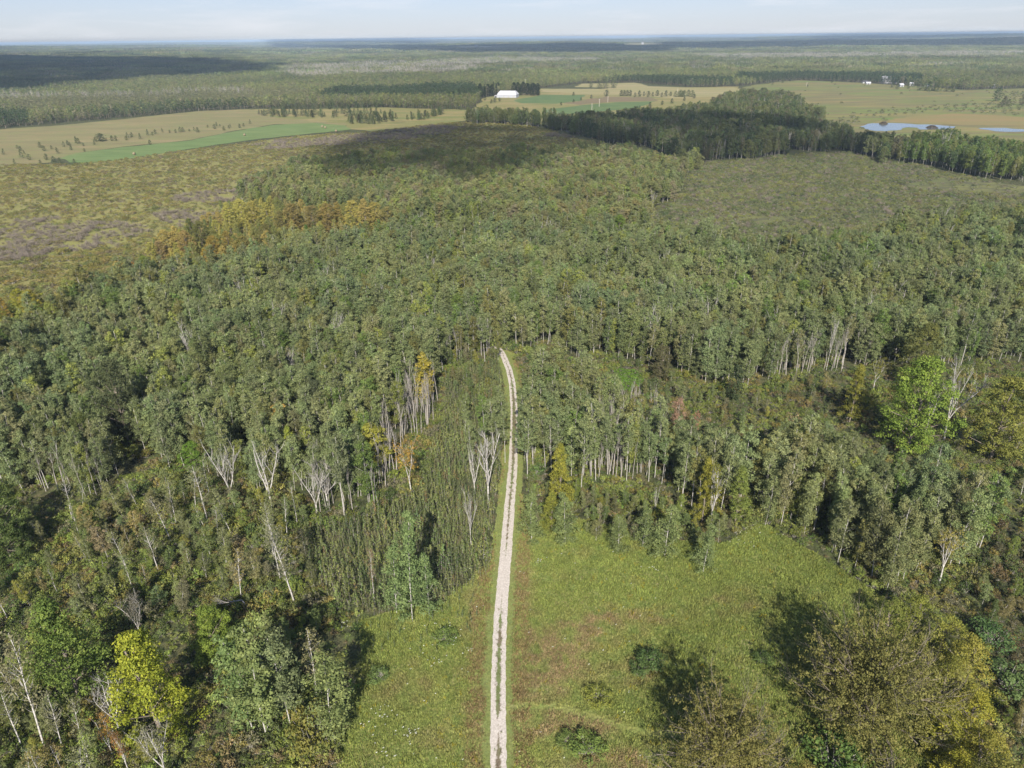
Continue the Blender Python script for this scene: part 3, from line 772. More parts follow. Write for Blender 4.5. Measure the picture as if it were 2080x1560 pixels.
# ============================================================ plants: where they stand
G = np.array
def tints(n, base, var, seed, x=None, y=None, sc=60, amt=.12, alt=None, altp=0):
    r = np.random.default_rng(seed)
    t = np.tile(G(base), (n, 1)) * (1 + r.normal(0, var, (n, 1))) * (1 + r.normal(0, var * .35, (n, 3)))
    if x is not None:
        q = snoise(x, y, sc, seed)[:, None]
        t = t * (1 + amt * q) * G([[1, 1, 1]]) + q * G([[.012, .002, -.004]])
    if alt is not None:
        k = r.random(n) < altp; c = G(alt)[r.integers(0, len(alt), n)]; t[k] = c[k] * (1 + r.normal(0, .12, (k.sum(), 1)))
    return np.clip(t, .008, .6)

ASPEN_T = (0.180, 0.214, 0.090); GREEN_T = (0.13, 0.19, 0.05); OLIVE_T = (0.17, 0.17, 0.055); DARK_T = (0.05, 0.075, 0.033)
YG_T = (0.21, 0.235, 0.03); GOLD_T = (0.38, 0.36, 0.09); ORANGE_T = (0.37, 0.305, 0.09); RUST_T = (0.30, 0.15, 0.09); LIME_T = (0.15, 0.24, 0.035)
GREY_T = (0.15, 0.14, 0.10); PURPLE_T = (0.10, 0.09, 0.08)

heroes = []     # (x, y, noun) landmarks for the labels
hero_clear = [] # (x, y, radius) keep the mass out of these
def hero(name, kind, i, bx, by, ty, H0, tint, label, cat, noun=None, w=1.0, rz=None, group=None, lean=(0, 0), clear=1.6):
    x, y = at(bx, by); H = height_of(bx, by, ty)
    individual(name, kind, i, x, y, H0, H, tint, label, cat, group, rz, w, lean=lean)
    if noun: heroes.append((x, y, noun))
    hero_clear.append((x, y, clear))
    if clear >= 4 and y > 60 and y < 330:
        u = np.array([x, y]) / math.hypot(x, y)
        for dd_ in (6, 11, 16): hero_clear.append((x - u[0] * dd_, y - u[1] * dd_, clear * .85))

# --- standing dead and half bare birches
B = [('bare', 0, 553, 1026, 900, 1.1, 'tall dead white birch whose three pale limbs fan out above the dark brush', 'fan-limbed dead birch'),
     ('bare', 2, 645, 1043, 940, .9, 'dead white birch leaning left with one low limb hooked out sideways', 'leaning dead birch'),
     ('bare', 1, 667, 1030, 935, 1.25, 'wide many-forked dead white birch beside the leaning one', 'many-forked dead birch'),
     ('bare', 3, 992, 1022, 865, .8, 'tall white birch, bare and tightly forked, nearest the left verge of the gravel track', 'tall forked birch by the track'),
     ('bare', 0, 965, 1002, 900, .7, 'slimmer forked white birch behind the sapling strip beside the track', 'slim forked birch'),
     ('bare', 1, 957, 1107, 990, .42, 'broken white birch trunk standing alone among green saplings by the track', 'broken birch trunk'),
     ('bare', 2, 473, 1022, 885, .75, 'feathery grey birch with bare fine twigs rising from the forest edge', 'feathery grey birch'),
     ('bare', 1, 1917, 895, 722, .75, 'dead white birch with upswept limbs beside the big bright green maple', 'dead birch by the green maple'),
     ('bare', 2, 1880, 880, 765, .35, 'leaning white trunk at the foot of the bright green maple', 'leaning white trunk'),
     ('bare', 3, 1678, 752, 640, .35, 'tallest white trunk along the shadowed forest edge on the far side of the clearing', 'tall white edge trunk'),
     ('bare', 3, 246, 1487, 1370, 1.0, 'white birch forked low into two heavy bare limbs above orange leaves', 'low-forked white birch'),
     ('bare', 0, 1911, 324, 264, .8, 'bleached dead tree standing out of the dark grove below the pond', 'bleached tree below the pond'),
     ('bare', 1, 1878, 312, 285, 1.0, 'short bleached dead tree just left of the tallest one below the pond', None),
     ('bare', 2, 1962, 322, 288, .9, 'grey dead tree at the right of the bleached ones below the pond', None),
     ('bare', 3, 948, 360, 333, 1.0, 'forked white dead tree in the shaded back of the second wood', 'white dead tree in the second wood'),
     ('bare', 0, 780, 405, 378, 1.0, 'round bleached dead tree above the golden trees', 'bleached tree above the golden trees'),
     ('bare', 1, 1092, 372, 340, .7, 'thin white dead tree in the middle of the second wood', None),
     ('bare', 2, 1137, 364, 338, 1.2, 'wide white dead crown next to the thin one in the second wood', None),
     ('bare', 3, 1163, 366, 337, 1.0, 'third white dead crown of the row in the second wood', None),
     ('bare', 1, 488, 398, 370, .8, 'lone white snag at the marsh corner of the second wood', 'white snag at the marsh corner'),
     ('bare', 1, 464, 396, 378, .5, 'short white stub standing in the marsh beside the lone snag', None),
     ('bare', 0, 1293, 502, 470, 1.0, 'grey dead crown poking out of the forest top near the shrub swamp', None),
     ('bare', 2, 850, 470, 425, .8, 'pale bare tree at the gap between the two woods', 'pale bare tree in the gap'),
     ('bare', 1, 1325, 425, 385, .7, 'bare grey-brown tree on the swamp edge of the second wood', None),
     ('bare', 1, 90, 1292, 1245, .5, 'short broken white snag leaning over low brush', None),
     ('bare', 3, 97, 1250, 1220, .6, 'stubby splintered snag above the broken white one', None),
     ('bare', 3, 1600, 300, 266, .6, 'white birch trunk cluster at the foot of the shaded wood', None),
     ('bare', 0, 1330, 1045, 985, .4, 'slim grey dead pole behind the meadow-edge aspens', None),
     ]
for k, i, bx, by, ty, w, lb, noun in B:
    hero('bare_tree', k, i, bx, by, ty, 14, (0.3, 0.3, 0.3), lb, 'dead tree', noun, w=w, rz=.6 + i, clear=1.5 if by > 900 else 3.0)
    if by < 520: _g = at(bx, by); _u = _g / np.linalg.norm(_g); hero_clear.append((*(_g - _u * 4.5), 2.8)); hero_clear.append((*(_g - _u * 9), 2.2))
# leafy and thin crowned birches
for k, i, bx, by, ty, w, tn, lb, noun in [
    ('leafy_birch', 0, 292, 1308, 1200, .9, GREY_T, 'grey-brown birch with dense bare twigs and a bright white forked trunk', 'white-trunked twiggy birch'),
    ('leafy_birch', 1, 836, 1008, 885, .8, (.36, .24, .05), 'white birch with thin orange leaves standing beside the sapling strip', 'orange-leaved birch'),
    ('leafy_birch', 2, 1440, 1078, 940, .8, (.20, .20, .035), 'yellow-green birch forked white at the foot, on the meadow edge', 'yellow-green forked birch'),
    ('leafy_birch', 0, 345, 1600, 1462, .8, (.20, .20, .11), 'small-crowned grey birch below the lime-yellow maple', 'birch below the yellow maple'),
    ('leafy_birch', 1, 232, 1545, 1455, .8, (.33, .20, .045), 'small birch with orange leaves under the low-forked white birch', 'small orange birch'),
    ('leafy_birch', 2, 265, 1580, 1490, .7, (.30, .17, .06), 'rust-leaved young birch close to the lower picture edge', None),
    ('leafy_birch', 2, 1906, 1190, 1070, .9, (.27, .24, .06), 'half bare birch with yellow leaves at the corner of the right-hand aspens', 'yellow half-bare birch'),
    ('birch', 0, 92, 1522, 1305, .8, (.20, .19, .10), 'long white leaning trunk with a thin olive crown, tallest in the corner brush', 'long leaning birch'),
    ('birch', 1, 131, 1528, 1410, .9, (.19, .19, .10), 'thin olive birch beside the long leaning one', None),
    ('birch', 2, 180, 1548, 1430, .8, (.18, .18, .09), 'many-stemmed thin birch between two leaning birches', None),
    ('birch', 3, 347, 1100, 1000, 1.2, (.19, .18, .09), 'broad sparse birch with a straight white trunk in open brush', 'broad sparse birch'),
    ('birch', 4, 422, 1060, 945, 1.2, (.17, .18, .09), 'sparse olive birch in the brush next to the forest edge', 'sparse olive birch'),
    ('birch', 0, 600, 1230, 1060, 1.0, (.17, .17, .10), 'grey twiggy birch in the middle of the left brush', 'grey twiggy birch'),
    ('birch', 1, 570, 1180, 1040, .9, (.15, .16, .08), 'thin crowned birch leaning beside the grey twiggy one', None),
    ('birch', 2, 760, 1215, 1120, .6, (.22, .16, .09), 'slim reddish bare-looking birch amid the saplings', None),
    ('tall_aspen', 0, 700, 1050, 880, .8, (.14, .16, .08), 'tall clean-trunked aspen left of the pole stand', None),
    ('tall_aspen', 1, 1180, 1005, 850, .8, ASPEN_T, 'tall white-trunked aspen at the front of the middle stand', 'white-trunked front aspen'),
    ('tall_aspen', 2, 1272, 985, 850, .8, ASPEN_T, 'straight tall aspen with a clear white trunk in the middle stand', None),
    ('tall_aspen', 0, 1330, 970, 835, .8, ASPEN_T, 'tall clean aspen right of centre in the middle stand', None),
    ('tall_aspen', 1, 1071, 972, 820, .7, ASPEN_T, 'tall aspen with a bright trunk close beside the track', 'bright trunk beside the track'),
    ('tall_aspen', 2, 1384, 1030, 900, .9, ASPEN_T, 'aspen with a thin bare lower trunk next to the yellow-green birch', None)]:
    hero('birch_tree' if 'birch' in k else 'aspen_tree', k, i, bx, by, ty, 12 if 'birch' in k else 14, tn, lb, 'birch' if 'birch' in k else 'aspen', noun, w=w, clear=1.3)

for j, (bx, by, ty, w, tn, lb) in enumerate([
    (958, 960, 838, .8, ASPEN_T, 'aspen with twin thin white stems furthest left of the track-side row'), (1003, 925, 812, 1.0, ASPEN_T, 'dense-topped aspen overhanging the left edge of the track'), (1020, 905, 805, 1.0, ASPEN_T, 'aspen whose crown leans over the track from the left'),
    (1026, 940, 835, .9, ASPEN_T, 'aspen shading the weedy stretch of the track'), (985, 900, 800, .9, GREEN_T, 'greener aspen behind the row on the left of the track'), (945, 890, 795, .8, ASPEN_T, 'thin aspen among saplings behind the track-side row'),
    (1012, 870, 780, .8, ASPEN_T, 'small aspen on the left verge where the track narrows'), (1064, 900, 800, .9, ASPEN_T, 'aspen leaning from the right verge towards the track'), (1068, 870, 775, .9, GREEN_T, 'green aspen on the right verge near the bend'), (1066, 935, 830, .8, ASPEN_T, 'slim aspen on the right verge opposite the overhanging one'),
    (900, 760, 655, 1.0, (.13, .16, .06), 'rounded aspen crown over dark trunks left of the track end'), (985, 735, 640, 1.0, ASPEN_T, 'aspen above the white trunks at the track end'), (1012, 735, 655, .8, (.17, .18, .06), 'yellowish aspen leaning over the very end of the track')]):
    hero('aspen_tree', 'tall_aspen' if j % 2 else 'aspen', j, bx, by, ty, 14, tn, lb, 'aspen', 'track-side aspen row' if j == 1 else None, w=w, clear=1.2)
# --- leafy trees that stand out
for name, k, i, bx, by, ty, H0, tn, w, lb, cat, noun, cl in [
    ('maple_tree', 'maple', 0, 330, 1498, 1290, 13, (.25, .28, .032), .92, 'lime-yellow cone-shaped maple, the brightest tree of the lower corner', 'maple', 'lime-yellow maple', 3.9),
    ('maple_tree', 'maple', 1, 165, 1425, 1228, 13, (.13, .185, .04), .98, 'dense mid-green maple above the white low-forked birch', 'maple', 'mid-green maple', 3.9),
    ('maple_tree', 'broad', 0, 445, 1345, 1238, 13, (.17, .23, .04), .95, 'small bright green maple beside a fallen bare trunk', 'maple', 'small bright maple', 2.5),
    ('aspen_tree', 'aspen', 0, 545, 1508, 1285, 14, (.18, .22, .075), 1.25, 'tall pale green aspen, leader of the clump beside the left meadow', 'aspen', 'tall meadow-side aspen', 2),
    ('aspen_tree', 'aspen', 1, 517, 1495, 1300, 14, (.15, .21, .07), 1.2, 'brighter green aspen at the left of the meadow-side clump', 'aspen', None, 2),
    ('aspen_tree', 'aspen', 2, 592, 1482, 1305, 14, (.16, .19, .085), 1.2, 'aspen with a branched white trunk in the meadow-side clump', 'aspen', None, 2),
    ('aspen_tree', 'tall_aspen', 2, 565, 1470, 1290, 14, (.16, .20, .09), 1.1, 'aspen with two bare white lower stems inside the clump', 'aspen', None, 2),
    ('birch_tree', 'birch', 3, 645, 1420, 1300, 12, (.21, .20, .09), 1.2, 'tawny thin-leaved birch between the clump and the lone aspen', 'birch', 'tawny thin birch', 2),
    ('aspen_tree', 'aspen', 3, 682, 1515, 1352, 14, (.18, .215, .075), 1.35, 'lone pale aspen casting its shadow on the left meadow', 'aspen', 'lone pale aspen', 2.5),
    ('bush', 'bush', 0, 640, 1520, 1440, 2.6, (.19, .185, .045), .7, 'olive-yellow bushy tree at the foot of the lone pale aspen', 'bush', None, 2),
    ('aspen_tree', 'full_aspen', 0, 838, 1262, 1036, 14, (.155, .215, .078), .85, 'tall pointed grey-green aspen, highest of three among the saplings', 'aspen', 'tall pointed aspen', 2.2),
    ('aspen_tree', 'full_aspen', 1, 806, 1245, 1100, 14, (.155, .215, .078), 1.0, 'shorter grey-green aspen on the left of the pointed one', 'aspen', None, 2),
    ('aspen_tree', 'full_aspen', 2, 872, 1250, 1120, 14, (.15, .21, .078), 1.05, 'lowest of three grey-green aspens, on the track side of the pointed one', 'aspen', None, 2),
    ('maple_tree', 'broad', 1, 1840, 922, 732, 13, (.17, .24, .042), .95, 'big round maple of vivid green beside the dead white birch', 'maple', 'vivid green maple', 5),
    ('maple_tree', 'broad', 2, 2010, 935, 770, 13, (.19, .20, .045), .95, 'yellow-green broad tree with showing limbs at the right of the vivid maple', 'broadleaf tree', 'yellow-green broad tree', 5),
    ('maple_tree', 'broad', 0, 1855, 790, 660, 13, (.13, .14, .04), .8, 'olive-brown broad tree behind the vivid green maple', 'broadleaf tree', 'olive-brown broad tree', 4),
    ('maple_tree', 'maple', 2, 1725, 858, 742, 13, (.21, .21, .04), .62, 'narrow yellow-green tree with thin foliage left of the vivid maple', 'broadleaf tree', 'narrow yellow-green tree', 3),
    ('birch_tree', 'leafy_birch', 0, 1772, 800, 722, 12, (.21, .21, .04), .8, 'small yellow-topped birch over pale leaning stems', 'birch', None, 2),
    ('birch_tree', 'maple', 1, 1135, 1045, 905, 13, (.24, .24, .04), .62, 'yellowing birch with white limbs showing beside the track', 'birch', 'yellowing track-side birch', 3),
    ('maple_tree', 'maple', 0, 1120, 1075, 1000, 13, (.20, .215, .04), .9, 'low yellow-green tree in front of the yellowing birch', 'broadleaf tree', None, 3),
    ('birch_tree', 'maple', 2, 1425, 1065, 932, 13, (.24, .235, .04), .52, 'golden-green narrow birch at the back of the white-forked one', 'birch', 'golden-green narrow birch', 3),
    ('maple_tree', 'maple', 1, 1492, 1065, 950, 13, (.17, .21, .05), .7, 'soft green small tree at the meadow corner beside the shadowed gap', 'broadleaf tree', 'meadow-corner green tree', 3),
    ('aspen_tree', 'full_aspen', 7, 1080, 1095, 1005, 14, (.165, .205, .075), 1.7, 'stout grey-green aspen right beside the gravel track', 'aspen', 'stout track-side aspen', 2.5),
    ('aspen_tree', 'full_aspen', 1, 1148, 1105, 1000, 14, (.165, .205, .075), 1.4, 'grey-green aspen between the stout one and the meadow', 'aspen', None, 2.2),
    ('aspen_tree', 'full_aspen', 2, 1255, 1120, 1045, 14, (.155, .19, .07), 1.6, 'squat dull green aspen on the meadow edge', 'aspen', None, 2.2),
    ('aspen_tree', 'full_aspen', 3, 1350, 1130, 1028, 14, (.165, .205, .075), 1.7, 'wide silvery aspen with crossing pale limbs on the meadow edge', 'aspen', 'wide silvery aspen', 2.5),
    ('aspen_tree', 'full_aspen', 4, 1428, 1162, 1065, 14, (.165, .21, .08), 1.4, 'silvery aspen standing furthest out into the meadow', 'aspen', 'outermost meadow aspen', 2.2),
    ('aspen_tree', 'full_aspen', 5, 1305, 1110, 1030, 14, (.16, .20, .075), 1.6, 'silvery aspen left of the widest one', 'aspen', None, 2.2),
    ('oak_tree', 'oak', 0, 1745, 1490, 1232, 15, (.175, .17, .05), .80, 'large half-bare oak with crooked grey limbs and a broad olive crown', 'oak', 'large half-bare oak', 9),
    ('oak_tree', 'oak', 1, 1462, 1610, 1388, 15, (.185, .175, .052), .74, 'smaller half-bare oak at the lower picture edge casting a round meadow shadow', 'oak', 'smaller half-bare oak', 7),
    ('oak_tree', 'broad', 1, 1340, 775, 703, 13, (.12, .115, .055), .85, 'dark brownish oak standing beside a bright green clearing', 'oak', 'dark brownish oak', 4),
    ('maple_tree', 'broad', 2, 262, 900, 735, 13, (.085, .10, .045), .7, 'dull dark green round tree swallowed by the aspens', 'broadleaf tree', 'dull round tree', 4),
    ('maple_tree', 'broad', 0, 655, 880, 775, 13, (.085, .10, .05), .8, 'dark grey-green round tree near the orange-topped one', 'broadleaf tree', 'dark round tree', 3),
    ('maple_tree', 'broad', 1, 195, 960, 840, 13, (.11, .135, .04), .6, 'olive rounded tree among the left aspens', 'broadleaf tree', 'olive rounded tree', 3),
    ('aspen_tree', 'aspen', 0, 577, 925, 825, 14, (.36, .25, .06), 1.3, 'orange-topped birch over the lime cone', 'aspen', 'orange-topped tree', 2),
    ('maple_tree', 'maple', 1, 600, 970, 868, 13, (.24, .285, .05), .55, 'lime green pointed crown under the orange-topped tree', 'broadleaf tree', 'lime pointed crown', 2.5),
    ('aspen_tree', 'aspen', 1, 868, 830, 722, 14, (.34, .29, .05), 1.4, 'golden yellow crown over grey dead poles', 'aspen', 'golden crown over the poles', 2.5),
    ('aspen_tree', 'aspen', 2, 780, 965, 865, 14, (.26, .26, .045), 2.0, 'spreading yellow-green tree in front of the pole stand', 'aspen', 'spreading yellow-green tree', 3),
    ('aspen_tree', 'aspen', 3, 1375, 895, 808, 14, (.30, .20, .13), 1.1, 'pinkish-brown dead-leaved tree in the middle stand', 'aspen', 'pinkish dead-leaved tree', 2),
    ('aspen_tree', 'aspen', 5, 1410, 890, 835, 14, (.30, .18, .11), .9, 'small pinkish-brown tree at the back of the middle stand', 'aspen', None, 2),
    ('maple_tree', 'broad', 0, 400, 960, 900, 13, (.13, .22, .035), 1.1, 'small vivid green tree tucked under the left aspens', 'maple', 'small vivid green tree', 2.5),
    ('maple_tree', 'maple', 0, 245, 925, 893, 13, (.24, .26, .03), 1.2, 'little yellow crown at the left forest edge', 'broadleaf tree', None, 2),
    ('maple_tree', 'broad', 1, 25, 1115, 975, 13, (.12, .16, .045), .9, 'rough green tree cut by the left picture edge', 'broadleaf tree', 'rough green edge tree', 4),
    ('maple_tree', 'broad', 1, 30, 1150, 1060, 13, (.10, .14, .04), 1.2, 'dark rounded tree below the rough green one', 'broadleaf tree', None, 4),
    ('maple_tree', 'broad', 2, 2060, 520, 445, 13, (.055, .085, .035), .95, 'very dark spreading tree at the right picture edge over the aspens', 'broadleaf tree', 'very dark edge tree', 5),
    ('maple_tree', 'broad', 0, 1895, 520, 468, 13, (.075, .09, .04), 1.0, 'dark olive round bush-like tree sunk in the aspens', 'broadleaf tree', 'dark olive round tree', 4),
    ('maple_tree', 'broad', 1, 1645, 505, 462, 13, (.06, .09, .04), .7, 'dark tree at the swamp corner of the right forest', 'broadleaf tree', 'dark swamp-corner tree', 3),
    ('maple_tree', 'broad', 2, 930, 520, 470, 13, (.10, .155, .035), .9, 'fresh green round crown in the middle of the forest', 'broadleaf tree', 'fresh green crown', 3),
    ('maple_tree', 'broad', 0, 932, 678, 600, 13, (.12, .17, .04), .8, 'bright green crown above the point where the track enters the forest', 'broadleaf tree', 'green crown above the track end', 3),
    ('maple_tree', 'broad', 1, 1255, 500, 438, 13, (.13, .19, .035), 1.0, 'bright green tree beside the shrub swamp', 'maple', 'bright swamp-side tree', 4),
    ('maple_tree', 'broad', 2, 1285, 508, 452, 13, (.14, .20, .035), .8, 'lighter green tree closest to the swamp', 'maple', None, 3),
    ('maple_tree', 'maple', 2, 627, 505, 457, 13, (.09, .155, .035), .8, 'small dark green tree among golden ones', 'broadleaf tree', None, 2.5),
    ('conifer', 'conifer', 2, 1490, 820, 740, 14, (.06, .08, .035), .9, 'dark evergreen at the edge of the brushy clearing', 'evergreen', None, 2)]:
    hero(name if name != 'conifer' else 'pine_tree', k, i, bx, by, ty, H0, tn, lb, cat, noun, w=w, clear=cl)

# --- golden and orange trees along the marsh
r_ = np.random.default_rng(5)
gold = [(470, 470, 412, GOLD_T, 'gold'), (495, 462, 405, GOLD_T, 'deep gold'), (520, 468, 410, (.30, .27, .07), 'dull gold'), (548, 470, 412, (.32, .30, .075), 'yellow'), (545, 500, 455, (.16, .15, .045), 'olive'),
        (345, 525, 468, ORANGE_T, 'orange'), (365, 520, 460, ORANGE_T, 'deep orange'), (385, 527, 470, (.30, .23, .08), 'tan-orange'), (330, 530, 490, (.29, .23, .10), 'faded orange'), (395, 500, 445, (.12, .14, .045), 'green'),
        (415, 510, 450, (.14, .145, .045), 'olive-green'), (440, 535, 480, (.26, .20, .045), 'tawny'), (470, 530, 470, (.25, .20, .05), 'yellowish'), (430, 555, 505, (.30, .22, .04), 'amber'),
        (720, 470, 408, (.35, .31, .08), 'bright gold'), (745, 475, 405, (.34, .28, .09), 'copper'), (765, 472, 412, (.31, .27, .075), 'pale gold'), (790, 476, 420, (.24, .22, .075), 'brownish gold'), (690, 470, 412, (.26, .21, .06), 'straw'),
        (600, 480, 415, (.22, .18, .06), 'brown-olive'), (640, 478, 418, (.20, .17, .06), 'brown'), (575, 486, 430, (.19, .17, .055), 'drab'), (670, 476, 415, (.24, .19, .06), 'bronze'), (245, 560, 530, ORANGE_T, 'rust-orange'), (275, 556, 532, (.33, .2, .05), 'apricot'),
        (50, 640, 588, (.27, .27, .04), 'lemon'), (75, 650, 590, (.28, .26, .04), 'mustard'), (15, 650, 605, (.30, .23, .05), 'honey'), (100, 640, 596, (.24, .26, .045), 'yellow-green'), (8, 690, 625, (.22, .23, .04), 'greenish yellow'), (130, 612, 585, (.24, .24, .045), 'pale yellow'),
        (300, 560, 520, (.16, .21, .04), 'grass-green'), (500, 535, 480, (.2, .18, .05), 'drab yellow'), (773, 500, 478, (.38, .2, .05), 'small orange')]
for j, (bx, by, ty, tn, adj) in enumerate(gold):
    nb = 'the white snag at the marsh corner' if 430 < bx < 600 else 'the lone orange patch by the marsh' if bx < 430 and bx > 200 else 'the left picture edge, marsh side' if bx <= 200 else 'the gap between the two woods'
    hero('autumn_tree', 'broad' if j % 3 else 'maple', j, bx, by + 4, ty, 13, tn, '%s autumn tree near %s' % (adj, nb), 'autumn tree', adj + ' autumn tree' if j % 4 == 0 else None, w=.95, clear=3.4)

band = P([(300, 535), (380, 485), (460, 440), (520, 425), (620, 440), (800, 440), (815, 478), (650, 500), (480, 545), (380, 560)])
bx_, by_ = scatter(bounds_of(band), 5.2, 41); kb_ = inpoly(bx_, by_, band); bx_, by_ = bx_[kb_], by_[kb_]
hc0 = np.array([(a, b) for a, b, c in hero_clear]); kb_ = np.array([np.min(np.hypot(hc0[:, 0] - a, hc0[:, 1] - b)) > 2.4 for a, b in zip(bx_, by_)]); bx_, by_ = bx_[kb_], by_[kb_]
band_pts = list(zip(bx_, by_))
for a, b in band_pts: hero_clear.append((a, b, 2.2))
# ---- the masses
hc = np.array([(a, b, c) for a, b, c in hero_clear])
def free(x, y, k=1.0):
    ok = np.ones(len(x), bool)
    for a, b, c in hc: ok &= (x - a) ** 2 + (y - b) ** 2 > (c * k) ** 2
    return ok

glade = P([(1240, 800), (1290, 800), (1310, 775), (1300, 752), (1250, 752), (1235, 770)])
gaps_px = P([(1455, 860), (1520, 880), (1600, 905), (1720, 905), (1500, 985)])
ax, ay = [], []
for nm, sp, sd in [('forest_main', 2.8, 1), ('stand_mid', 2.8, 2), ('stand_right', 2.8, 3)]:
    x, y = scatter(bounds_of(POLY[nm]), sp, sd); k = inpoly(x, y, POLY[nm]) & wedge(x, y, 30) & (y < 420)
    q = snoise(x, y, 26, 12); k &= (q > -1.15)
    ax.append(x[k]); ay.append(y[k])
ax = np.concatenate(ax); ay = np.concatenate(ay)
polez = [P([(765, 1060), (840, 905), (880, 870), (893, 800), (850, 800), (800, 850), (740, 1000)])]
k = free(ax, ay) & ~inpoly(ax, ay, glade) & ~(inpoly(ax, ay, polez[0]) & (np.random.default_rng(5).random(len(ax)) < .8)) & (track_dist(ax, ay) > 2.6)
ax, ay = ax[k], ay[k]; rr = np.random.default_rng(21)
ah = 12.4 * (1 + rr.normal(0, .12, len(ax))) * (1 + .13 * snoise(ax, ay, 30, 8))
at_ = tints(len(ax), ASPEN_T, .10, 31, ax, ay, 55, .10, alt=[GREEN_T, OLIVE_T, (.21, .225, .085), (.20, .20, .09), (.21, .24, .06), (.13, .155, .06)], altp=.26)
edge_n = snoise(ax, ay, 18, 44)
d = np.hypot(ax, ay)
inframe = (np.abs(ax) < .70 * ay + 8) & (ay > 50)
order = np.argsort(np.where(inframe, d, 1e9))[:292]
is_ind = np.zeros(len(ax), bool); is_ind[order] = True
ORD = ['nearest', 'second', 'third', 'fourth', 'fifth', 'sixth', 'seventh', 'eighth', 'ninth', 'tenth', 'eleventh', 'twelfth', 'thirteenth', 'fourteenth', 'fifteenth', 'sixteenth', 'seventeenth', 'eighteenth', 'nineteenth', 'twentieth']
_t = ['twenty', 'thirty', 'forty', 'fifty', 'sixty', 'seventy', 'eighty']
ORD += ['twenty-' + o for o in ['first'] + ORD[1:9]] + ['thirtieth'] + ['thirty-' + o for o in ['first'] + ORD[1:9]] + ['fortieth'] + ['forty-' + o for o in ['first'] + ORD[1:9]]
for _w in ('fift', 'sixt', 'sevent', 'eight', 'ninet'): ORD += [_w + 'ieth'] + [_w + 'y-' + o for o in ['first'] + ORD[1:9]]
counts = {}
def place_labels(xs, ys, noun):
    """order things outward from the nearest landmark, by side, so each label points at one"""
    hs = [(a, b, c) for a, b, c in heroes]
    H = np.array([(a, b) for a, b, c in hs]); out = [None] * len(xs); groups = {}
    for i in range(len(xs)):
        dd = np.hypot(H[:, 0] - xs[i], H[:, 1] - ys[i]); j = int(np.argmin(dd))
        dx, dy = xs[i] - H[j, 0], ys[i] - H[j, 1]
        side = ('behind' if dy > 0 else 'in front of') if abs(dy) > abs(dx) else ('right of' if dx > 0 else 'left of')
        groups.setdefault((j, side), []).append((dd[j], i))
    for (j, side), l in groups.items():
        for n, (_, i) in enumerate(sorted(l)):
            key = (j, side, noun); c = counts.get(key, 0); counts[key] = c + 1
            out[i] = '%s %s %s the %s' % (ORD[min(c, len(ORD) - 1)], noun, side, hs[j][2])
    return out
def near_word(i):
    t = at_[i]; h = ah[i]
    a = 'tall' if h > 14.2 else 'short' if h < 11.8 else 'mid-height'
    b = 'yellowish' if t[0] > .165 else 'olive' if t[0] > t[1] * .93 else 'fresh green' if t[1] > t[0] * 1.42 else 'grey-green'
    return a + ' ' + b
words = {}
for i in order: words.setdefault(near_word(i), []).append(i)
for wd, ids in words.items():
    for i, lb in zip(ids, place_labels(ax[ids], ay[ids], wd + ' aspen')):
        tall = edge_n[i] > .75 or (inpoly(ax[[i]], ay[[i]], POLY['stand_mid'])[0] and rr.random() < .75)
        individual('aspen_tree', 'tall_aspen' if tall else 'aspen', int(rr.integers(0, 8)), ax[i], ay[i], 14, ah[i], at_[i], lb, 'aspen', 'grey-green aspens of the dense wood', w=rr.uniform(.85, 1.12), lean=tuple(rr.normal(0, .035, 2)))
k = ~is_ind
idx = rr.integers(0, 8, k.sum()); idx = np.where((rr.random(k.sum()) < .18), rr.integers(8, 11, k.sum()), idx)
big_ = (rr.random(k.sum()) < .022); idx = np.where(big_, rr.integers(11, 14, k.sum()), idx); idx = np.where(rr.random(k.sum()) < .012, rr.integers(14, 17, k.sum()), idx)
w_ = rr.uniform(.8, 1.25, k.sum()) * ah[k] / 14; w_ = np.where(idx >= 11, w_ * .72, w_)
at_[k] *= (1 + .10 * snoise(ax[k], ay[k], 90, 71))[:, None]
mass('aspen_forest', 'dense grey-green aspen forest filling the middle distance', ['aspen', 'tall_aspen', 'broad', 'bare'], ax[k], ay[k], rr.uniform(0, 6.28, k.sum()),
     np.stack([w_, w_, ah[k] / 14], 1), at_[k], idx, lean=.035, seed=3)

bandt = [(.33, .32, .08), (.28, .275, .08), (.23, .235, .07), (.37, .34, .085), (.19, .21, .065), (.29, .26, .10), (.36, .30, .09), (.16, .20, .065)]
names_ = ['yellowing', 'tawny', 'olive', 'golden', 'dull green', 'brownish', 'orange-tinged', 'green']
for c_i in range(8):
    sel = [p_ for j, p_ in enumerate(band_pts) if j % 8 == c_i]
    lb_ = place_labels(np.array([p_[0] for p_ in sel]), np.array([p_[1] for p_ in sel]), names_[c_i] + ' marsh-edge tree')
    for (a, b), lb in zip(sel, lb_): individual('autumn_tree', 'full_aspen' if c_i % 2 else 'broad', int(rr.integers(0, 4)), a, b, 14, rr.uniform(6, 10), bandt[c_i], lb, 'autumn tree', 'autumn trees along the marsh', w=1.25 if c_i % 2 else .8)
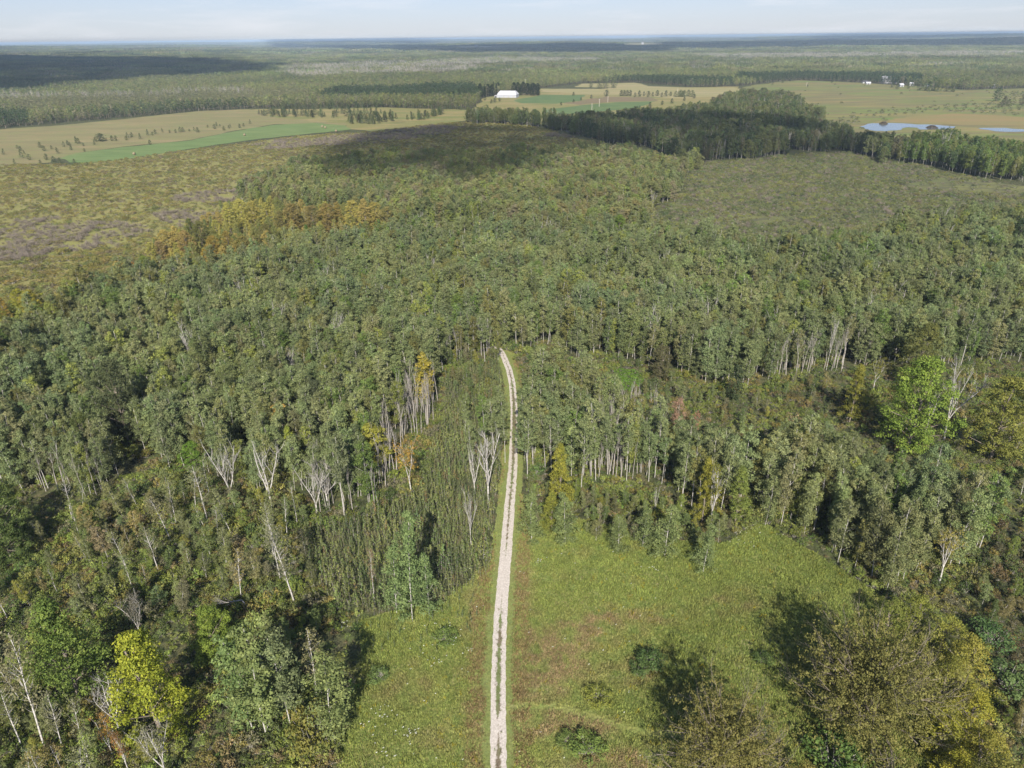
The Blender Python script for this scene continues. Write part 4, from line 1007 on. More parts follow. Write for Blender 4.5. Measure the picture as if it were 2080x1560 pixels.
# grey dead poles inside stands
px_, py_ = [], []
for pl, n in [(polez[0], 85), (P([(1180, 990), (1330, 965), (1330, 880), (1240, 850), (1180, 880)]), 95), (P([(1560, 780), (1760, 750), (1760, 735), (1560, 750)]), 34), (P([(60, 1020), (220, 1015), (220, 985), (60, 990)]), 14), (P([(640, 1040), (740, 1050), (740, 1000), (640, 990)]), 12), (P([(890, 742), (1000, 728), (1000, 718), (900, 722)]), 12)]:
    r2 = np.random.default_rng(n); c = 0; bb = bounds_of(pl)
    while c < n:
        x, y = r2.uniform(bb[0], bb[2]), r2.uniform(bb[1], bb[3])
        if inpoly(np.array([x]), np.array([y]), pl)[0]: px_.append(x); py_.append(y); c += 1
px_, py_ = np.array(px_), np.array(py_)
for i, lb in enumerate(place_labels(px_, py_, 'grey dead pole')):
    individual('bare_tree', 'pole', int(rr.integers(0, 3)), px_[i], py_[i], 14, rr.uniform(9, 13), (.3, .3, .3), lb, 'dead tree', 'dead grey poles at the stand edges', w=rr.uniform(.6, .95), lean=tuple(rr.normal(0, .05, 2)))

# sparse birches of the left brush
bl = P([(-40, 1075), (130, 1040), (300, 1020), (450, 1000), (620, 1060), (640, 1180), (500, 1250), (420, 1230), (200, 1250), (-40, 1300)])
bl2 = P([(-40, 1560), (-40, 1320), (150, 1450), (230, 1560), (200, 1640), (-40, 1640)])
bl3 = P([(1880, 1180), (2120, 1000), (2120, 820), (2000, 960), (1990, 1130)])
X_, Y_ = [], []
for pl, sp in ((bl, 5.4), (bl2, 3.6), (bl3, 6.0)):
    x, y = scatter(bounds_of(pl), sp, 77); k = inpoly(x, y, pl) & free(x, y); X_.append(x[k]); Y_.append(y[k])
X_, Y_ = np.concatenate(X_), np.concatenate(Y_)
lbs = place_labels(X_, Y_, 'thin olive-crowned birch')
tt = tints(len(X_), (.20, .205, .09), .15, 9, alt=[(.20, .25, .06), (.26, .22, .08), (.16, .20, .07)], altp=.35)
for i in range(len(X_)):
    kd = 'birch' if rr.random() < .6 else 'aspen'
    individual('birch_tree', kd, int(rr.integers(0, 8)), X_[i], Y_[i], 12 if kd == 'birch' else 14, rr.uniform(5.5, 10), tt[i], lbs[i], 'birch', 'thin birches in the brush', w=rr.uniform(.9, 1.3), lean=tuple(rr.normal(0, .07, 2)))

# saplings
x, y = scatter(bounds_of(POLY['saplings']), .82, 51); k = inpoly(x, y, POLY['saplings']) & (track_dist(x, y) > 2.6) & free(x, y, .4); x, y = x[k], y[k]
n = len(x); r2 = np.random.default_rng(52); h = r2.uniform(.55, 1.25, n) * (1 + .25 * snoise(x, y, 14, 6))
mass('sapling_thicket', 'thicket of slender young aspen saplings along the left side of the track', ['sapling'], x, y, r2.uniform(0, 6.28, n), h, tints(n, (.165, .195, .066), .16, 53, x, y, 12, .2, alt=[(.14, .17, .045), (.2, .15, .06)], altp=.07), lean=.08, seed=5)
# meadow-side thin continuation of the saplings
pl = P([(700, 1250), (900, 1225), (1000, 1160), (990, 1260), (900, 1330), (760, 1330)])
x2, y2 = scatter(bounds_of(pl), 1.5, 54); k = inpoly(x2, y2, pl) & (track_dist(x2, y2) > 3) & (np.random.default_rng(2).random(len(x2)) < .6); x2, y2 = x2[k], y2[k]
mass('sapling_thicket', 'scattered low saplings thinning out into the left meadow', ['sapling'], x2, y2, r2.uniform(0, 6.28, len(x2)), r2.uniform(.3, .7, len(x2)), tints(len(x2), (.09, .13, .05), .16, 55), lean=.08, seed=6)

# undergrowth: brush between and below the stands
x, y = scatter((-170, 40, 170, 235), 1.35, 61); k = wedge(x, y, 22) & ~inpoly(x, y, POLY['meadow']) & ~inpoly(x, y, POLY['saplings']) & (track_dist(x, y) > 3.2) & ~inpoly(x, y, glade)
inside = inpoly(x, y, POLY['forest_main']) & (y > 100)
far_in = inside & (snoise(x, y, 9, 4) < .1)
k &= ~far_in; x, y = x[k], y[k]; n = len(x)
s = r2.uniform(.45, 1.15, n) * (1 + .35 * snoise(x, y, 17, 9)); s = np.where(x > 0, s * .8, s)
tb = tints(n, (.18, .212, .058), .2, 62, x, y, 13, .22, alt=[(.18, .22, .045), (.20, .16, .075), (.09, .13, .04), (.19, .18, .10), (.23, .20, .06)], altp=.35)
# reddish brush strip in the right clearing
br = P([(1560, 800), (1700, 790), (1990, 1000), (2100, 1100), (2100, 1500), (2000, 1400), (1985, 1060), (1850, 900), (1700, 860)])
kb = inpoly(x, y, br); tb[kb] = tints(kb.sum(), (.145, .125, .055), .22, 63, alt=[(.09, .12, .04), (.2, .17, .05), (.11, .14, .045)], altp=.5)
mass('undergrowth', 'tangled green and brown brush between the stands of trees', ['shrub'], x, y, r2.uniform(0, 6.28, n), np.stack([s, s, s * r2.uniform(.7, 1.5, n)], 1), tb, seed=7)

# young trees in the brush
yz = [(P([(-60, 1090), (130, 1060), (300, 1020), (450, 1010), (640, 1050), (640, 1180), (700, 1270), (600, 1330), (430, 1300), (200, 1260), (-60, 1340)]), 2.6, .42, 2.5, 6.5), (P([(-60, 1340), (160, 1400), (260, 1500), (400, 1560), (500, 1600), (700, 1640), (-60, 1700)]), 2.8, .35, 2.5, 6.0),
      (P([(1070, 735), (1240, 740), (1250, 820), (1440, 830), (1500, 900), (1560, 860), (1700, 850), (1850, 890), (1700, 765), (1500, 800), (1300, 740), (1100, 705)]), 2.7, .36, 2.0, 5.0),
      (P([(1065, 1000), (1200, 1005), (1390, 1050), (1500, 1040), (1480, 1110), (1380, 1120), (1200, 1100), (1090, 1080)]), 2.0, .62, 2.0, 5.0),
      (P([(1990, 1000), (2150, 960), (2150, 1600), (2020, 1560), (2010, 1300), (1960, 1240), (2000, 1130)]), 3.0, .5, 2.0, 5.5), (P([(1440, 1040), (1560, 960), (1520, 900), (1500, 1000)]), 2.6, .25, 2.0, 4.0),
      (P([(910, 780), (1000, 745), (1022, 760), (1020, 830), (930, 850)]), 2.2, .6, 2.0, 5.5), (P([(890, 742), (940, 735), (1010, 725), (1010, 740), (905, 765)]), 2.4, .7, 3.0, 6.0)]
X_, Y_, H_ = [], [], []
for j, (pl, sp, dn, h0, h1) in enumerate(yz):
    x, y = scatter(bounds_of(pl), sp, 300 + j); r5 = np.random.default_rng(j); k = inpoly(x, y, pl) & (r5.random(len(x)) < dn) & (track_dist(x, y) > 2.8) & free(x, y, .6) & ~inpoly(x, y, glade); X_.append(x[k]); Y_.append(y[k]); H_.append(r5.uniform(h0, h1, k.sum()))
X_, Y_, H_ = map(np.concatenate, (X_, Y_, H_)); n = len(X_); w_ = np.sqrt(H_ / 14) * .72 * r2.uniform(.8, 1.2, n)
mass('young_thicket', 'young grey-green and olive trees crowding the brushy openings', ['full_aspen', 'aspen'], X_, Y_, r2.uniform(0, 6.28, n), np.stack([w_, w_, H_ / 14], 1),
     tints(n, (.155, .178, .070), .15, 310, alt=[(.15, .19, .045), (.19, .17, .07), (.10, .135, .045), (.16, .155, .085), (.21, .21, .045)], altp=.42) * 1.12, lean=.07, seed=31)

# glade plants
x, y = scatter(bounds_of(glade), .9, 64); k = inpoly(x, y, glade); x, y = x[k], y[k]; n = len(x)
mass('undergrowth', 'bright green low plants in the glade beside the dark oak', ['shrub'], x, y, r2.uniform(0, 6, n), r2.uniform(.3, .5, n), tints(n, (.13, .24, .03), .1, 65), seed=8)

# meadow grass
x, y = scatter((-75, 40, 75, 180), .34, 71); k = inpoly(x, y, POLY['meadow']) & (track_dist(x, y) > 1.9 + .2 * snoise(x, y, 3, 2)) & (path_dist(x, y) > .5) & wedge(x, y, 8, .75)
x, y = x[k], y[k]; n = len(x); q = snoise(x, y, 11, 31); q2 = snoise(x, y, 4.5, 32); q3 = snoise(x, y, 26, 33)
base = np.tile(G([.205, .25, .062]), (n, 1))
bl_ = np.zeros(n)
for (a, b), rx, ry, am in [((1130, 1335), 5.5, 4.5, .9), ((1200, 1275), 5, 2.5, .5), ((1090, 1395), 4, 2.5, .7), ((1180, 1480), 5, 1.6, .9), ((1100, 1470), 4, 1.8, .8), ((1300, 1255), 6, 2, .4), ((1250, 1555), 7, 2.5, .6), ((1060, 1180), 1.6, 9, .6), ((975, 1420), 1.5, 8, .7), ((960, 1240), 1.5, 6, .5), ((1290, 1365), 3, 2.5, .5), ((830, 1400), 4, 3, .35), ((1500, 1230), 6, 2.5, .25), ((900, 1500), 4, 2, .3)]:
    c = at(a, b); bl_ += am * np.exp(-((x - c[0]) / rx) ** 2 - ((y - c[1]) / ry) ** 2)
brown = np.clip(1.45 * bl_ * (1 + .6 * q2 + .3 * snoise(x, y, 2.2, 35)) + .30 * np.clip(q + .5 * q2 - .5, 0, 1), 0, 1)[:, None]
base = base * (1 - brown) + G([.26, .205, .10]) * brown
gr = np.clip((-q2 - .15) * 1.3 + .5 * (snoise(x, y, 7, 39) > .5), 0, 1)[:, None]; base = base * (1 - gr * .6) + G([.12, .175, .045]) * gr * .6
base *= (1 + r2.normal(0, .09, (n, 1))) * (1 + .13 * q3[:, None] + .10 * snoise(x, y, 3.1, 40)[:, None]); yl = r2.random(n) < .01 + .03 * (q3 > .5); base[yl] = G([.30, .27, .03])
edge = (track_dist(x, y) < 4.2) & (r2.random(n) < .55); base[edge] = G([.21, .16, .07]) * (1 + r2.normal(0, .12, (edge.sum(), 1)))
s = r2.uniform(.5, 1.0, n) * (1 + .2 * q2)
mass('meadow_grass', 'rough uncut meadow grass in green, olive and tan patches', ['tuft'], x, y, r2.uniform(0, 6.28, n), s, np.clip(base, .01, .6), lean=.12, seed=9)
# short verge and path grass
x, y = scatter((-20, 40, 30, 190), .22, 73); k = (((track_dist(x, y) > 1.02) & (track_dist(x, y) < 2.1)) | (path_dist(x, y) < .6)) ; x, y = x[k], y[k]; n = len(x)
mass('verge_grass', 'short mown grass along both sides of the gravel track', ['tuft'], x, y, r2.uniform(0, 6.28, n), np.stack([r2.uniform(.35, .55, n)] * 2 + [r2.uniform(.15, .3, n)], 1), tints(n, (.17, .20, .06), .15, 74), seed=10)
# weeds on the crown of the track
x, y = scatter((-8, 40, 8, 190), .16, 75); k = track_dist(x, y) < .42; x, y = x[k], y[k]
wv = np.array([weedf(v) for v in y]); k = (snoise(x * 3, y, 1.7, 5) * .28 + r2.normal(0, .12, len(x)) + wv) > .50; x, y = x[k], y[k]; n = len(x)
mass('track_weeds', 'patchy weeds growing between the two wheel lines', ['tuft'], x, y, r2.uniform(0, 6, n), np.stack([r2.uniform(.25, .45, n)] * 2 + [r2.uniform(.12, .3, n)], 1), tints(n, (.12, .15, .045), .2, 76, alt=[(.14, .11, .07)], altp=.4), z=np.full(n, .1), seed=11)
# weeds and flowers
fl = [(at(a, b), rad, nn) for a, b, rad, nn in [(905, 1302, 1.8, 34), (830, 1495, .5, 12), (1505, 1092, 3.0, 34), (790, 1525, 1.4, 14), (890, 1352, 2.0, 14), (700, 1275, .5, 10), (770, 1462, 1.2, 20), (1095, 1145, .4, 8), (1330, 1160, .5, 6)]]
fx = np.concatenate([c[0] + r2.normal(0, rad, nn) for c, rad, nn in fl] + [r2.uniform(-18, 24, 70)]); fy = np.concatenate([c[1] + r2.normal(0, rad, nn) for c, rad, nn in fl] + [r2.uniform(57, 100, 70)])
g = Geo()
for a_, b_ in zip(fx, fy):
    if abs(a_ - track_x(b_)) < 2.5: continue
    leaves(g, G([[a_, b_, .62], [a_ + .06, b_ + .05, .66], [a_ - .07, b_ + .03, .6]]), G([[0, 0, 1.]] * 3) + r2.normal(0, .3, (3, 3)), .15, 0, r2)
fo = bpy.data.objects.new('white_flowers', g.mesh('white_flowers', {0: plain('white_petals', (.62, .62, .56))})); scene.collection.objects.link(fo); tag(fo, 'tiny white flower heads dotted over the meadow', kind='stuff')

# bushes in the meadow
for bx, by, ty, w, tn, lb in [(1322, 1352, 1318, .9, (.09, .145, .045), 'dark green bush in the meadow at the edge of a round tree shadow'),
                              (1298, 1368, 1340, .9, (.10, .15, .045), 'smaller bush touching the dark green meadow bush'),
                              (1195, 1530, 1505, 1.6, (.15, .21, .05), 'bright leafy bush in the lower meadow'),
                              (1150, 1510, 1492, 1.2, (.14, .19, .05), 'low green bush left of the bright leafy one'),
                              (768, 1380, 1362, 1.4, (.14, .20, .06), 'grey-green bush beside the slim tree shadow in the left meadow'),
                              (905, 1300, 1282, 1.6, (.14, .20, .05), 'green bush with white blooms in the left meadow'),
                              (1550, 1345, 1322, 1.0, (.11, .16, .045), 'dark bush between two meadow shadows'),
                              (1215, 1420, 1402, 1.8, (.20, .22, .045), 'yellow-green weedy bush in the middle of the meadow'),
                              (1325, 790, 765, 1.0, (.1, .13, .05), 'round bush under the dark brownish oak'),
                              (1545, 1500, 1475, 1.3, (.10, .15, .04), 'green bush between the two half-bare oaks'),
                              (1690, 1560, 1500, 1.1, (.10, .16, .04), 'leafy green bush under the large oak'),
                              (2010, 1310, 1270, 1.2, (.08, .14, .045), 'dark round bush at the right picture edge'),
                              (2035, 1400, 1350, 1.1, (.10, .15, .05), 'second dark bush below the one at the right edge')]:
    hero('bush', 'bush', bx % 4, bx, by, ty, 2.6, tn, lb, 'bush', None, w=w, clear=1.2)
for j, (bx, by, ty, tn) in enumerate([(1905, 1340, 1255, (.22, .23, .045)), (1945, 1400, 1300, (.27, .255, .05)), (1910, 1440, 1345, (.19, .195, .04)), (1960, 1500, 1410, (.27, .26, .035)), (1900, 1530, 1440, (.25, .25, .035)), (1980, 1580, 1490, (.22, .21, .04)), (1925, 1610, 1530, (.28, .27, .035)),
                                      (1850, 1290, 1215, (.19, .21, .04)), (1800, 1290, 1220, (.17, .20, .045)), (1560, 1640, 1580, (.24, .215, .06)), (1620, 1640, 1560, (.24, .22, .06)), (2000, 1680, 1560, (.2, .2, .05)), (1850, 1680, 1590, (.2, .2, .05))]):
    adj = ['highest', 'golden', 'olive', 'bright lemon', 'glowing yellow', 'mottled', 'lowest lemon', 'green-yellow', 'leafy green', 'orange-brown', 'tawny', 'edge-cut', 'bottom'][j]
    hero('yellow_shrub', 'thicket', j, bx, by, ty, 8, tn, '%s tall shrub in the yellow thicket beside the large oak' % adj, 'shrub', None, w=1.0, clear=2, group='yellow thicket beside the large oak')

# fallen trunk and low wood
g = Geo(); r3 = np.random.default_rng(4); a0 = at(525, 1262); a1 = at(452, 1246)
pth = G([[a0[0], a0[1], .6], [(a0[0] + a1[0]) / 2 + .2, (a0[1] + a1[1]) / 2 + 1.2, 2.4], [a1[0], a1[1], 2.0]])
tube(g, pth, [.16, .11, .04], GREYB, 6)
for i in range(12):
    b0 = pt_on(pth, r3.uniform(.35, 1)); bare_branch(g, r3, b0, G([-.5, r3.uniform(-.7, .7), r3.uniform(-.2, .6)]), r3.uniform(.8, 1.8), .035, 1, GREYB, 3)
o = bpy.data.objects.new('fallen_tree', g.mesh('fallen_tree', MATS)); scene.collection.objects.link(o); tag(o, 'fallen bare grey tree arched over the brush above the aspen clump', 'fallen tree')

# ---- marsh shrubs (left), swamp shrubs (right)
pl = POLY['marsh']; x, y = scatter(bounds_of(pl), 2.5, 81); blocked = inpoly(x, y, POLY['forest_main']) | inpoly(x, y, POLY['forest_second']) | inpoly(x, y, POLY['forest_dark'])
k = inpoly(x, y, pl) & ~blocked & wedge(x, y, 20) & free(x, y) & ~inpoly(x, y, POLY['green_field']); q = snoise(x, y, 40, 82); q2 = snoise(x, y, 14, 83)
dens = .66 + .26 * q2 + .20 * q + .12 * (y < 330); k &= r2.random(len(x)) < dens; x, y, q = x[k], y[k], q[k]; n = len(x)
t_ = tints(n, (.215, .205, .06), .14, 84, x, y, 30, .15, alt=[(.155, .18, .055), (.25, .225, .065), (.19, .16, .095), (.24, .20, .08)], altp=.45)
# purple-grey leafless patches
pp = [((40, 490), 24), ((120, 480), 20), ((195, 475), 16), ((60, 452), 9), ((370, 440), 10), ((420, 445), 14), ((440, 400), 14), ((245, 470), 8), ((180, 500), 9), ((600, 292), 22), ((560, 300), 10), ((720, 284), 26), ((780, 278), 22), ((840, 270), 22), ((660, 292), 14), ((1150, 275), 16), ((880, 262), 20)]
bare_k = np.zeros(n, bool)
for (a, b), rad in pp:
    c = at(a, b); bare_k |= ((x - c[0]) / 1.5) ** 2 + ((y - c[1]) * .8) ** 2 < (rad * 1.0) ** 2 * (1 + .5 * q)
bare_k &= r2.random(n) < .85
t_[bare_k] = PURPLE_T
dd = np.hypot(x, y); fr = np.abs(x) < .7 * y
s = r2.uniform(.4, 1.0, n) * (1 + .35 * (y < 300)); w_ = s * r2.uniform(1.0, 1.9, n)
ordr = np.argsort(np.where(fr & ~bare_k, dd, 1e9))[:290]; ind = np.zeros(n, bool); ind[ordr] = True
snag = [h for h in heroes]
lbs = place_labels(x[ordr], y[ordr], 'olive marsh shrub')
for i, lb in zip(ordr, lbs):
    o = individual('marsh_shrub', 'shrub', int(r2.integers(0, 6)), x[i], y[i], 1.7, 1.7 * s[i], t_[i], lb, 'shrub', 'olive shrubs on the left marsh', w=w_[i] / s[i])
k = ~ind
kk = k & ~bare_k
mass('marsh_shrubs', 'low olive and tan shrubs dotted all over the left marsh', ['shrub'], x[kk], y[kk], r2.uniform(0, 6.28, kk.sum()), np.stack([w_[kk], w_[kk] * .8, s[kk]], 1), t_[kk], seed=13)
kk = k & bare_k
mass('leafless_shrubs', 'patches of purple-grey leafless shrubs in the marsh', ['bare_shrub'], x[kk], y[kk], r2.uniform(0, 6.28, kk.sum()), np.stack([w_[kk] * 1.2, w_[kk] * 1.2, s[kk] * 1.1], 1), t_[kk], seed=14)

pl = POLY['shrub_swamp']; x, y = scatter(bounds_of(pl), 2.4, 86); k = inpoly(x, y, pl) & ~inpoly(x, y, POLY['forest_main']) & ~inpoly(x, y, POLY['forest_dark']) & ~inpoly(x, y, POLY['forest_right']) & ~inpoly(x, y, POLY['forest_second']) & wedge(x, y, 20)
open_ = inpoly(x, y, P([(1480, 450), (1520, 440), (1640, 440), (1560, 455)])) | inpoly(x, y, P([(1820, 380), (1900, 362), (2100, 378), (2300, 392), (2300, 400), (2080, 396), (1950, 392)]))
k &= r2.random(len(x)) < np.where(open_, .12, .82); x, y = x[k], y[k]; n = len(x); s = r2.uniform(.4, 1.1, n)
mass('swamp_shrubs', 'grey-green shrubs crowding the swamp between the woods', ['shrub', 'bare_shrub'], x, y, r2.uniform(0, 6.28, n), np.stack([s * 1.15, s * 1.15, s * 1.15], 1),
     tints(n, (.16, .178, .07), .16, 87, x, y, 35, .15, alt=[(.20, .185, .11), (.20, .215, .055), (.12, .15, .055)], altp=.35), idx=np.where(r2.random(n) < .08, r2.integers(6, 9, n), r2.integers(0, 6, n)), seed=15)

# ---- second wood, dark wood, right wood: single far trees
def wood(name, label, poly, sp, seed, base, alt, altp, hmin=10, hmax=14, kinds=('far',), var=.13, amt=.14):
    x, y = scatter(bounds_of(poly), sp, seed); k = inpoly(x, y, poly) & wedge(x, y, 40) & free(x, y); x, y = x[k], y[k]; n = len(x); r = np.random.default_rng(seed)
    h = r.uniform(hmin, hmax, n) * (1 + .12 * snoise(x, y, 50, seed)) / 14
    mass(name, label, list(kinds), x, y, r.uniform(0, 6.28, n), np.stack([h * r.uniform(.9, 1.3, n)] * 2 + [h], 1), tints(n, base, var, seed + 1, x, y, 60, amt, alt=alt, altp=altp), lean=.04, seed=seed)
wood('second_forest', 'mixed broadleaf wood behind the aspen forest', POLY['forest_second'], 2.9, 91, (.205, .23, .092), [(.17, .22, .06), (.22, .22, .08), (.21, .25, .065), (.11, .14, .055), (.23, .21, .12), (.22, .20, .08)], .42, kinds=('aspen', 'broad', 'aspen'), hmin=9, hmax=13.5)
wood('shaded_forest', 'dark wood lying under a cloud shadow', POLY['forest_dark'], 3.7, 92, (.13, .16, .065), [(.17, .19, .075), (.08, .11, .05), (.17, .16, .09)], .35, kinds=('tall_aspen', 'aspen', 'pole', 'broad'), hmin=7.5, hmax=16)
wood('pond_forest', 'dense green grove below the pond', POLY['forest_right'], 4.0, 93, (.125, .175, .05), [(.16, .21, .055), (.19, .20, .07), (.08, .12, .045)], .35, kinds=('aspen',), hmin=11, hmax=15)

# ---- everything beyond: forest to the horizon
fields = [POLY[k] for k in ('tan_field', 'mixed_field', 'farm_pasture', 'open_marsh', 'marsh', 'pale_field', 'shrub_swamp', 'forest_right', 'forest_dark', 'forest_main', 'forest_second', 'far_clearing_a', 'far_clearing_b', 'far_clearing_c')]
fields += [P([(1880, 150), (2000, 146), (2080, 150), (2080, 153), (1960, 153)])]
def openland(x, y):
    o = np.zeros(len(x), bool)
    for f in fields: o |= inpoly(x, y, f)
    return o
near_edge = P([(-900, 320), (-60, 268), (505, 221), (700, 218), (960, 222), (985, 198), (1095, 181), (1180, 170), (1290, 168), (1400, 177), (1490, 177), (1590, 165), (1750, 169), (1960, 183), (2080, 179), (3000, 175)])
ne = np.array(near_edge); ne = ne[np.argsort(ne[:, 0] / ne[:, 1])]
def beyond(x, y):
    return y > np.interp(x / y, ne[:, 0] / ne[:, 1], ne[:, 1])
deadz = [P(q) for q in ([(560, 152), (800, 138), (1000, 140), (960, 152), (800, 158), (600, 165)], [(1400, 115), (1700, 112), (2080, 108), (2080, 118), (1800, 122), (1500, 125)], [(0, 215), (380, 205), (520, 200), (480, 190), (300, 200), (0, 205)], [(560, 140), (1000, 122), (1300, 125), (1000, 135), (700, 150)])]
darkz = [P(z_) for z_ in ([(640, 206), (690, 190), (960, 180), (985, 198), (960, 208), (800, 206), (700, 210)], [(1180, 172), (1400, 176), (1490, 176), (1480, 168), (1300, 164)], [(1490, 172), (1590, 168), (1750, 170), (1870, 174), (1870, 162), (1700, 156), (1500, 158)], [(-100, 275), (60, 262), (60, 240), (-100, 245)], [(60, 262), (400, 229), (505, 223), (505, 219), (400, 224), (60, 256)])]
palez = P([(60, 240), (540, 212), (640, 205), (600, 192), (300, 205), (0, 215)])
def far_tint(x, y, seed):
    n = len(x)
    t = tints(n, (.17, .195, .078), .16, seed, x, y * .5, 260, .2, alt=[(.20, .205, .08), (.10, .135, .055), (.22, .20, .125), (.21, .235, .07)], altp=.42)
    q = snoise(x, y * .45, 900, 7)[:, None]; t = t * (1 + .14 * q)
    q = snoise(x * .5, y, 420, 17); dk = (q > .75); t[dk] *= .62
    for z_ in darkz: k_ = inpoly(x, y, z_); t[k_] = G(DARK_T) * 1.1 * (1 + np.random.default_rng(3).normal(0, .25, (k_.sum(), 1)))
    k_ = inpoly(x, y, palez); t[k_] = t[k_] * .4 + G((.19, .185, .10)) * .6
    return np.clip(t, .01, .5)
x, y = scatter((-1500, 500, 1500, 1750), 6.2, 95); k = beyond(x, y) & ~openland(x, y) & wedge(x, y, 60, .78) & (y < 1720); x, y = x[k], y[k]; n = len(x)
dz = np.zeros(n, bool)
for pz in deadz: dz |= inpoly(x, y, pz)
r4 = np.random.default_rng(96); h = r4.uniform(10, 15, n) * (1 + .1 * snoise(x, y, 120, 3)) / 14
gb = dz & (r4.random(n) < .5)
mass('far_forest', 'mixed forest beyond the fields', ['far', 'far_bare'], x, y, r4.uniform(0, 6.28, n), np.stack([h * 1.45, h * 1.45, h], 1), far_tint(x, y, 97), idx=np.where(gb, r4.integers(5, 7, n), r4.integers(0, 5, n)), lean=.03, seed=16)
x, y = scatter((-3600, 1600, 3600, 4400), 38, 98, .25); k = (y > 1700) & ~openland(x, y) & wedge(x, y, 100, .78); x, y = x[k], y[k]; n = len(x)
dz = np.zeros(n, bool)
for pz in deadz: dz |= inpoly(x, y, pz)
pk = np.where(dz & (r4.random(n) < .8), r4.integers(4, 6, n), r4.integers(0, 4, n)); pk = np.where(r4.random(n) < .05, r4.integers(4, 6, n), pk)
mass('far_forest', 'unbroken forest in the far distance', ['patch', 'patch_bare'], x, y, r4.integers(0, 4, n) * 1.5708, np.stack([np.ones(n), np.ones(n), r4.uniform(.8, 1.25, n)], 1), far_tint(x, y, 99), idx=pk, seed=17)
for s_, y0, y1, sd in ((1.0, 4300, 9000, 101), (2.0, 8900, 19000, 102), (4.5, 18800, 40000, 103)):
    x, y = scatter((-y1 * .8, y0, y1 * .8, y1), 118 * s_, sd, .2); k = ~openland(x, y) & wedge(x, y, 300, .78); x, y = x[k], y[k]; n = len(x)
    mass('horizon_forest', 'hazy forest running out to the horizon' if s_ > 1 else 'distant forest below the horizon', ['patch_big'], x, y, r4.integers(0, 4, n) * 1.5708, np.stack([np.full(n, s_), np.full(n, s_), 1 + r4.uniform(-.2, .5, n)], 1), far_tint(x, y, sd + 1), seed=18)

# ============================================================ things in the fields
# small bushes scattered on the stubble field
bpx = [(8, 312), (42, 303), (36, 299), (50, 311), (82, 297), (90, 304), (130, 296), (138, 292), (142, 293), (155, 288), (160, 289), (170, 294), (193, 285), (228, 283), (236, 283), (260, 278), (257, 282), (268, 276), (192, 292), (145, 302), (105, 300),
       (300, 272), (310, 272), (316, 269), (330, 266), (345, 267), (357, 267), (366, 266), (372, 265), (385, 264), (395, 263), (402, 266), (422, 256), (440, 254), (447, 254), (465, 258), (468, 256), (487, 257), (495, 254), (508, 249), (455, 262), (436, 259), (285, 280), (305, 291), (172, 305), (118, 309), (95, 322), (110, 326), (122, 329), (83, 331), (60, 322), (45, 318), (152, 331), (178, 333), (30, 330)]
X_ = []; Y_ = []; S_ = []
for j, (a, b) in enumerate(bpx):
    c = at(a, b + 3); X_.append(c[0]); Y_.append(c[1]); S_.append(np.random.default_rng(j).uniform(2.4, 4.8))
X_, Y_ = np.array(X_), np.array(Y_)
big = at(205, 287); heroes.append((big[0], big[1], 'wide dark bush in the stubble field'))
bales = [(273, 315), (497, 276), (655, 259), (661, 261), (683, 268)]
heroes.append((*at(273, 315), 'nearest hay bale')); heroes.append((*at(497, 276), 'middle hay bale'))
individual('bush', 'thicket', 1, big[0], big[1], 8, 6.5, DARK_T, 'wide dark green bush, the largest in the stubble field', 'bush', w=2.2)
for j, lb in enumerate(place_labels(X_, Y_, 'small dark field bush')):
    individual('bush', 'thicket' if j % 3 else 'full_aspen', j, X_[j], Y_[j], 8 if j % 3 else 14, S_[j] * (1 if j % 3 else 1.3), (.075, .105, .045) if j % 2 else (.10, .125, .05), lb, 'bush', 'small bushes scattered over the stubble field', w=1.0 if j % 3 else 1.8)
# trees of the rough field
X_, Y_ = [], []
for pl, sp, sd in [(P([(520, 233), (560, 228), (650, 232), (700, 240), (640, 240), (540, 238)]), 13, 1), (P([(700, 252), (720, 240), (800, 236), (810, 244), (760, 254)]), 11, 2), (P([(820, 244), (880, 232), (905, 226), (905, 232), (860, 244)]), 10, 3), (P([(660, 232), (700, 228), (780, 230), (760, 236), (690, 238)]), 18, 4), (P([(560, 224), (700, 222), (760, 219), (960, 224), (940, 222), (780, 214), (560, 219)]), 13, 5)]:
    x, y = scatter(bounds_of(pl), sp * .72, sd); k = inpoly(x, y, pl); X_.append(x[k]); Y_.append(y[k])
X_, Y_ = np.concatenate(X_), np.concatenate(Y_); n = len(X_); tt = tints(n, (.10, .125, .055), .2, 3)
heroes.append((*at(905, 232), 'last tree of the rough-field hedge')); heroes.append((*at(700, 252), 'corner of the hay field'))
lbs = place_labels(X_[:290], Y_[:290], 'grey-green field tree')
for j in range(min(n, 290)):
    individual('field_tree', 'full_aspen', j, X_[j], Y_[j], 14, r4.uniform(4.5, 9), tt[j], lbs[j], 'tree', 'low trees scattered over the rough field', w=2.2)
# pines round the barn
pine_px = [(1022 - 14, 190), (1000, 192), (992, 193), (984, 194), (976, 195), (1012, 187), (1003, 186), (1044, 190), (1052, 190), (1058, 191), (1063, 190), (1071, 191), (1079, 191), (1086, 192), (1092, 190), (1094, 191), (1074, 188), (1083, 188)]
heroes.append((*at(1028, 199), 'long white barn'))
X_, Y_ = zip(*[at(a, b + 3) for a, b in pine_px]); X_, Y_ = np.array(X_), np.array(Y_)
for j, lb in enumerate(place_labels(X_, Y_, 'dark planted pine')):
    individual('pine_tree', 'broad' if j % 3 else 'conifer', j, X_[j], Y_[j], 13 if j % 3 else 14, r4.uniform(15, 19), (.028, .042, .022), lb, 'pine', 'dark pines sheltering the barn', w=.85)
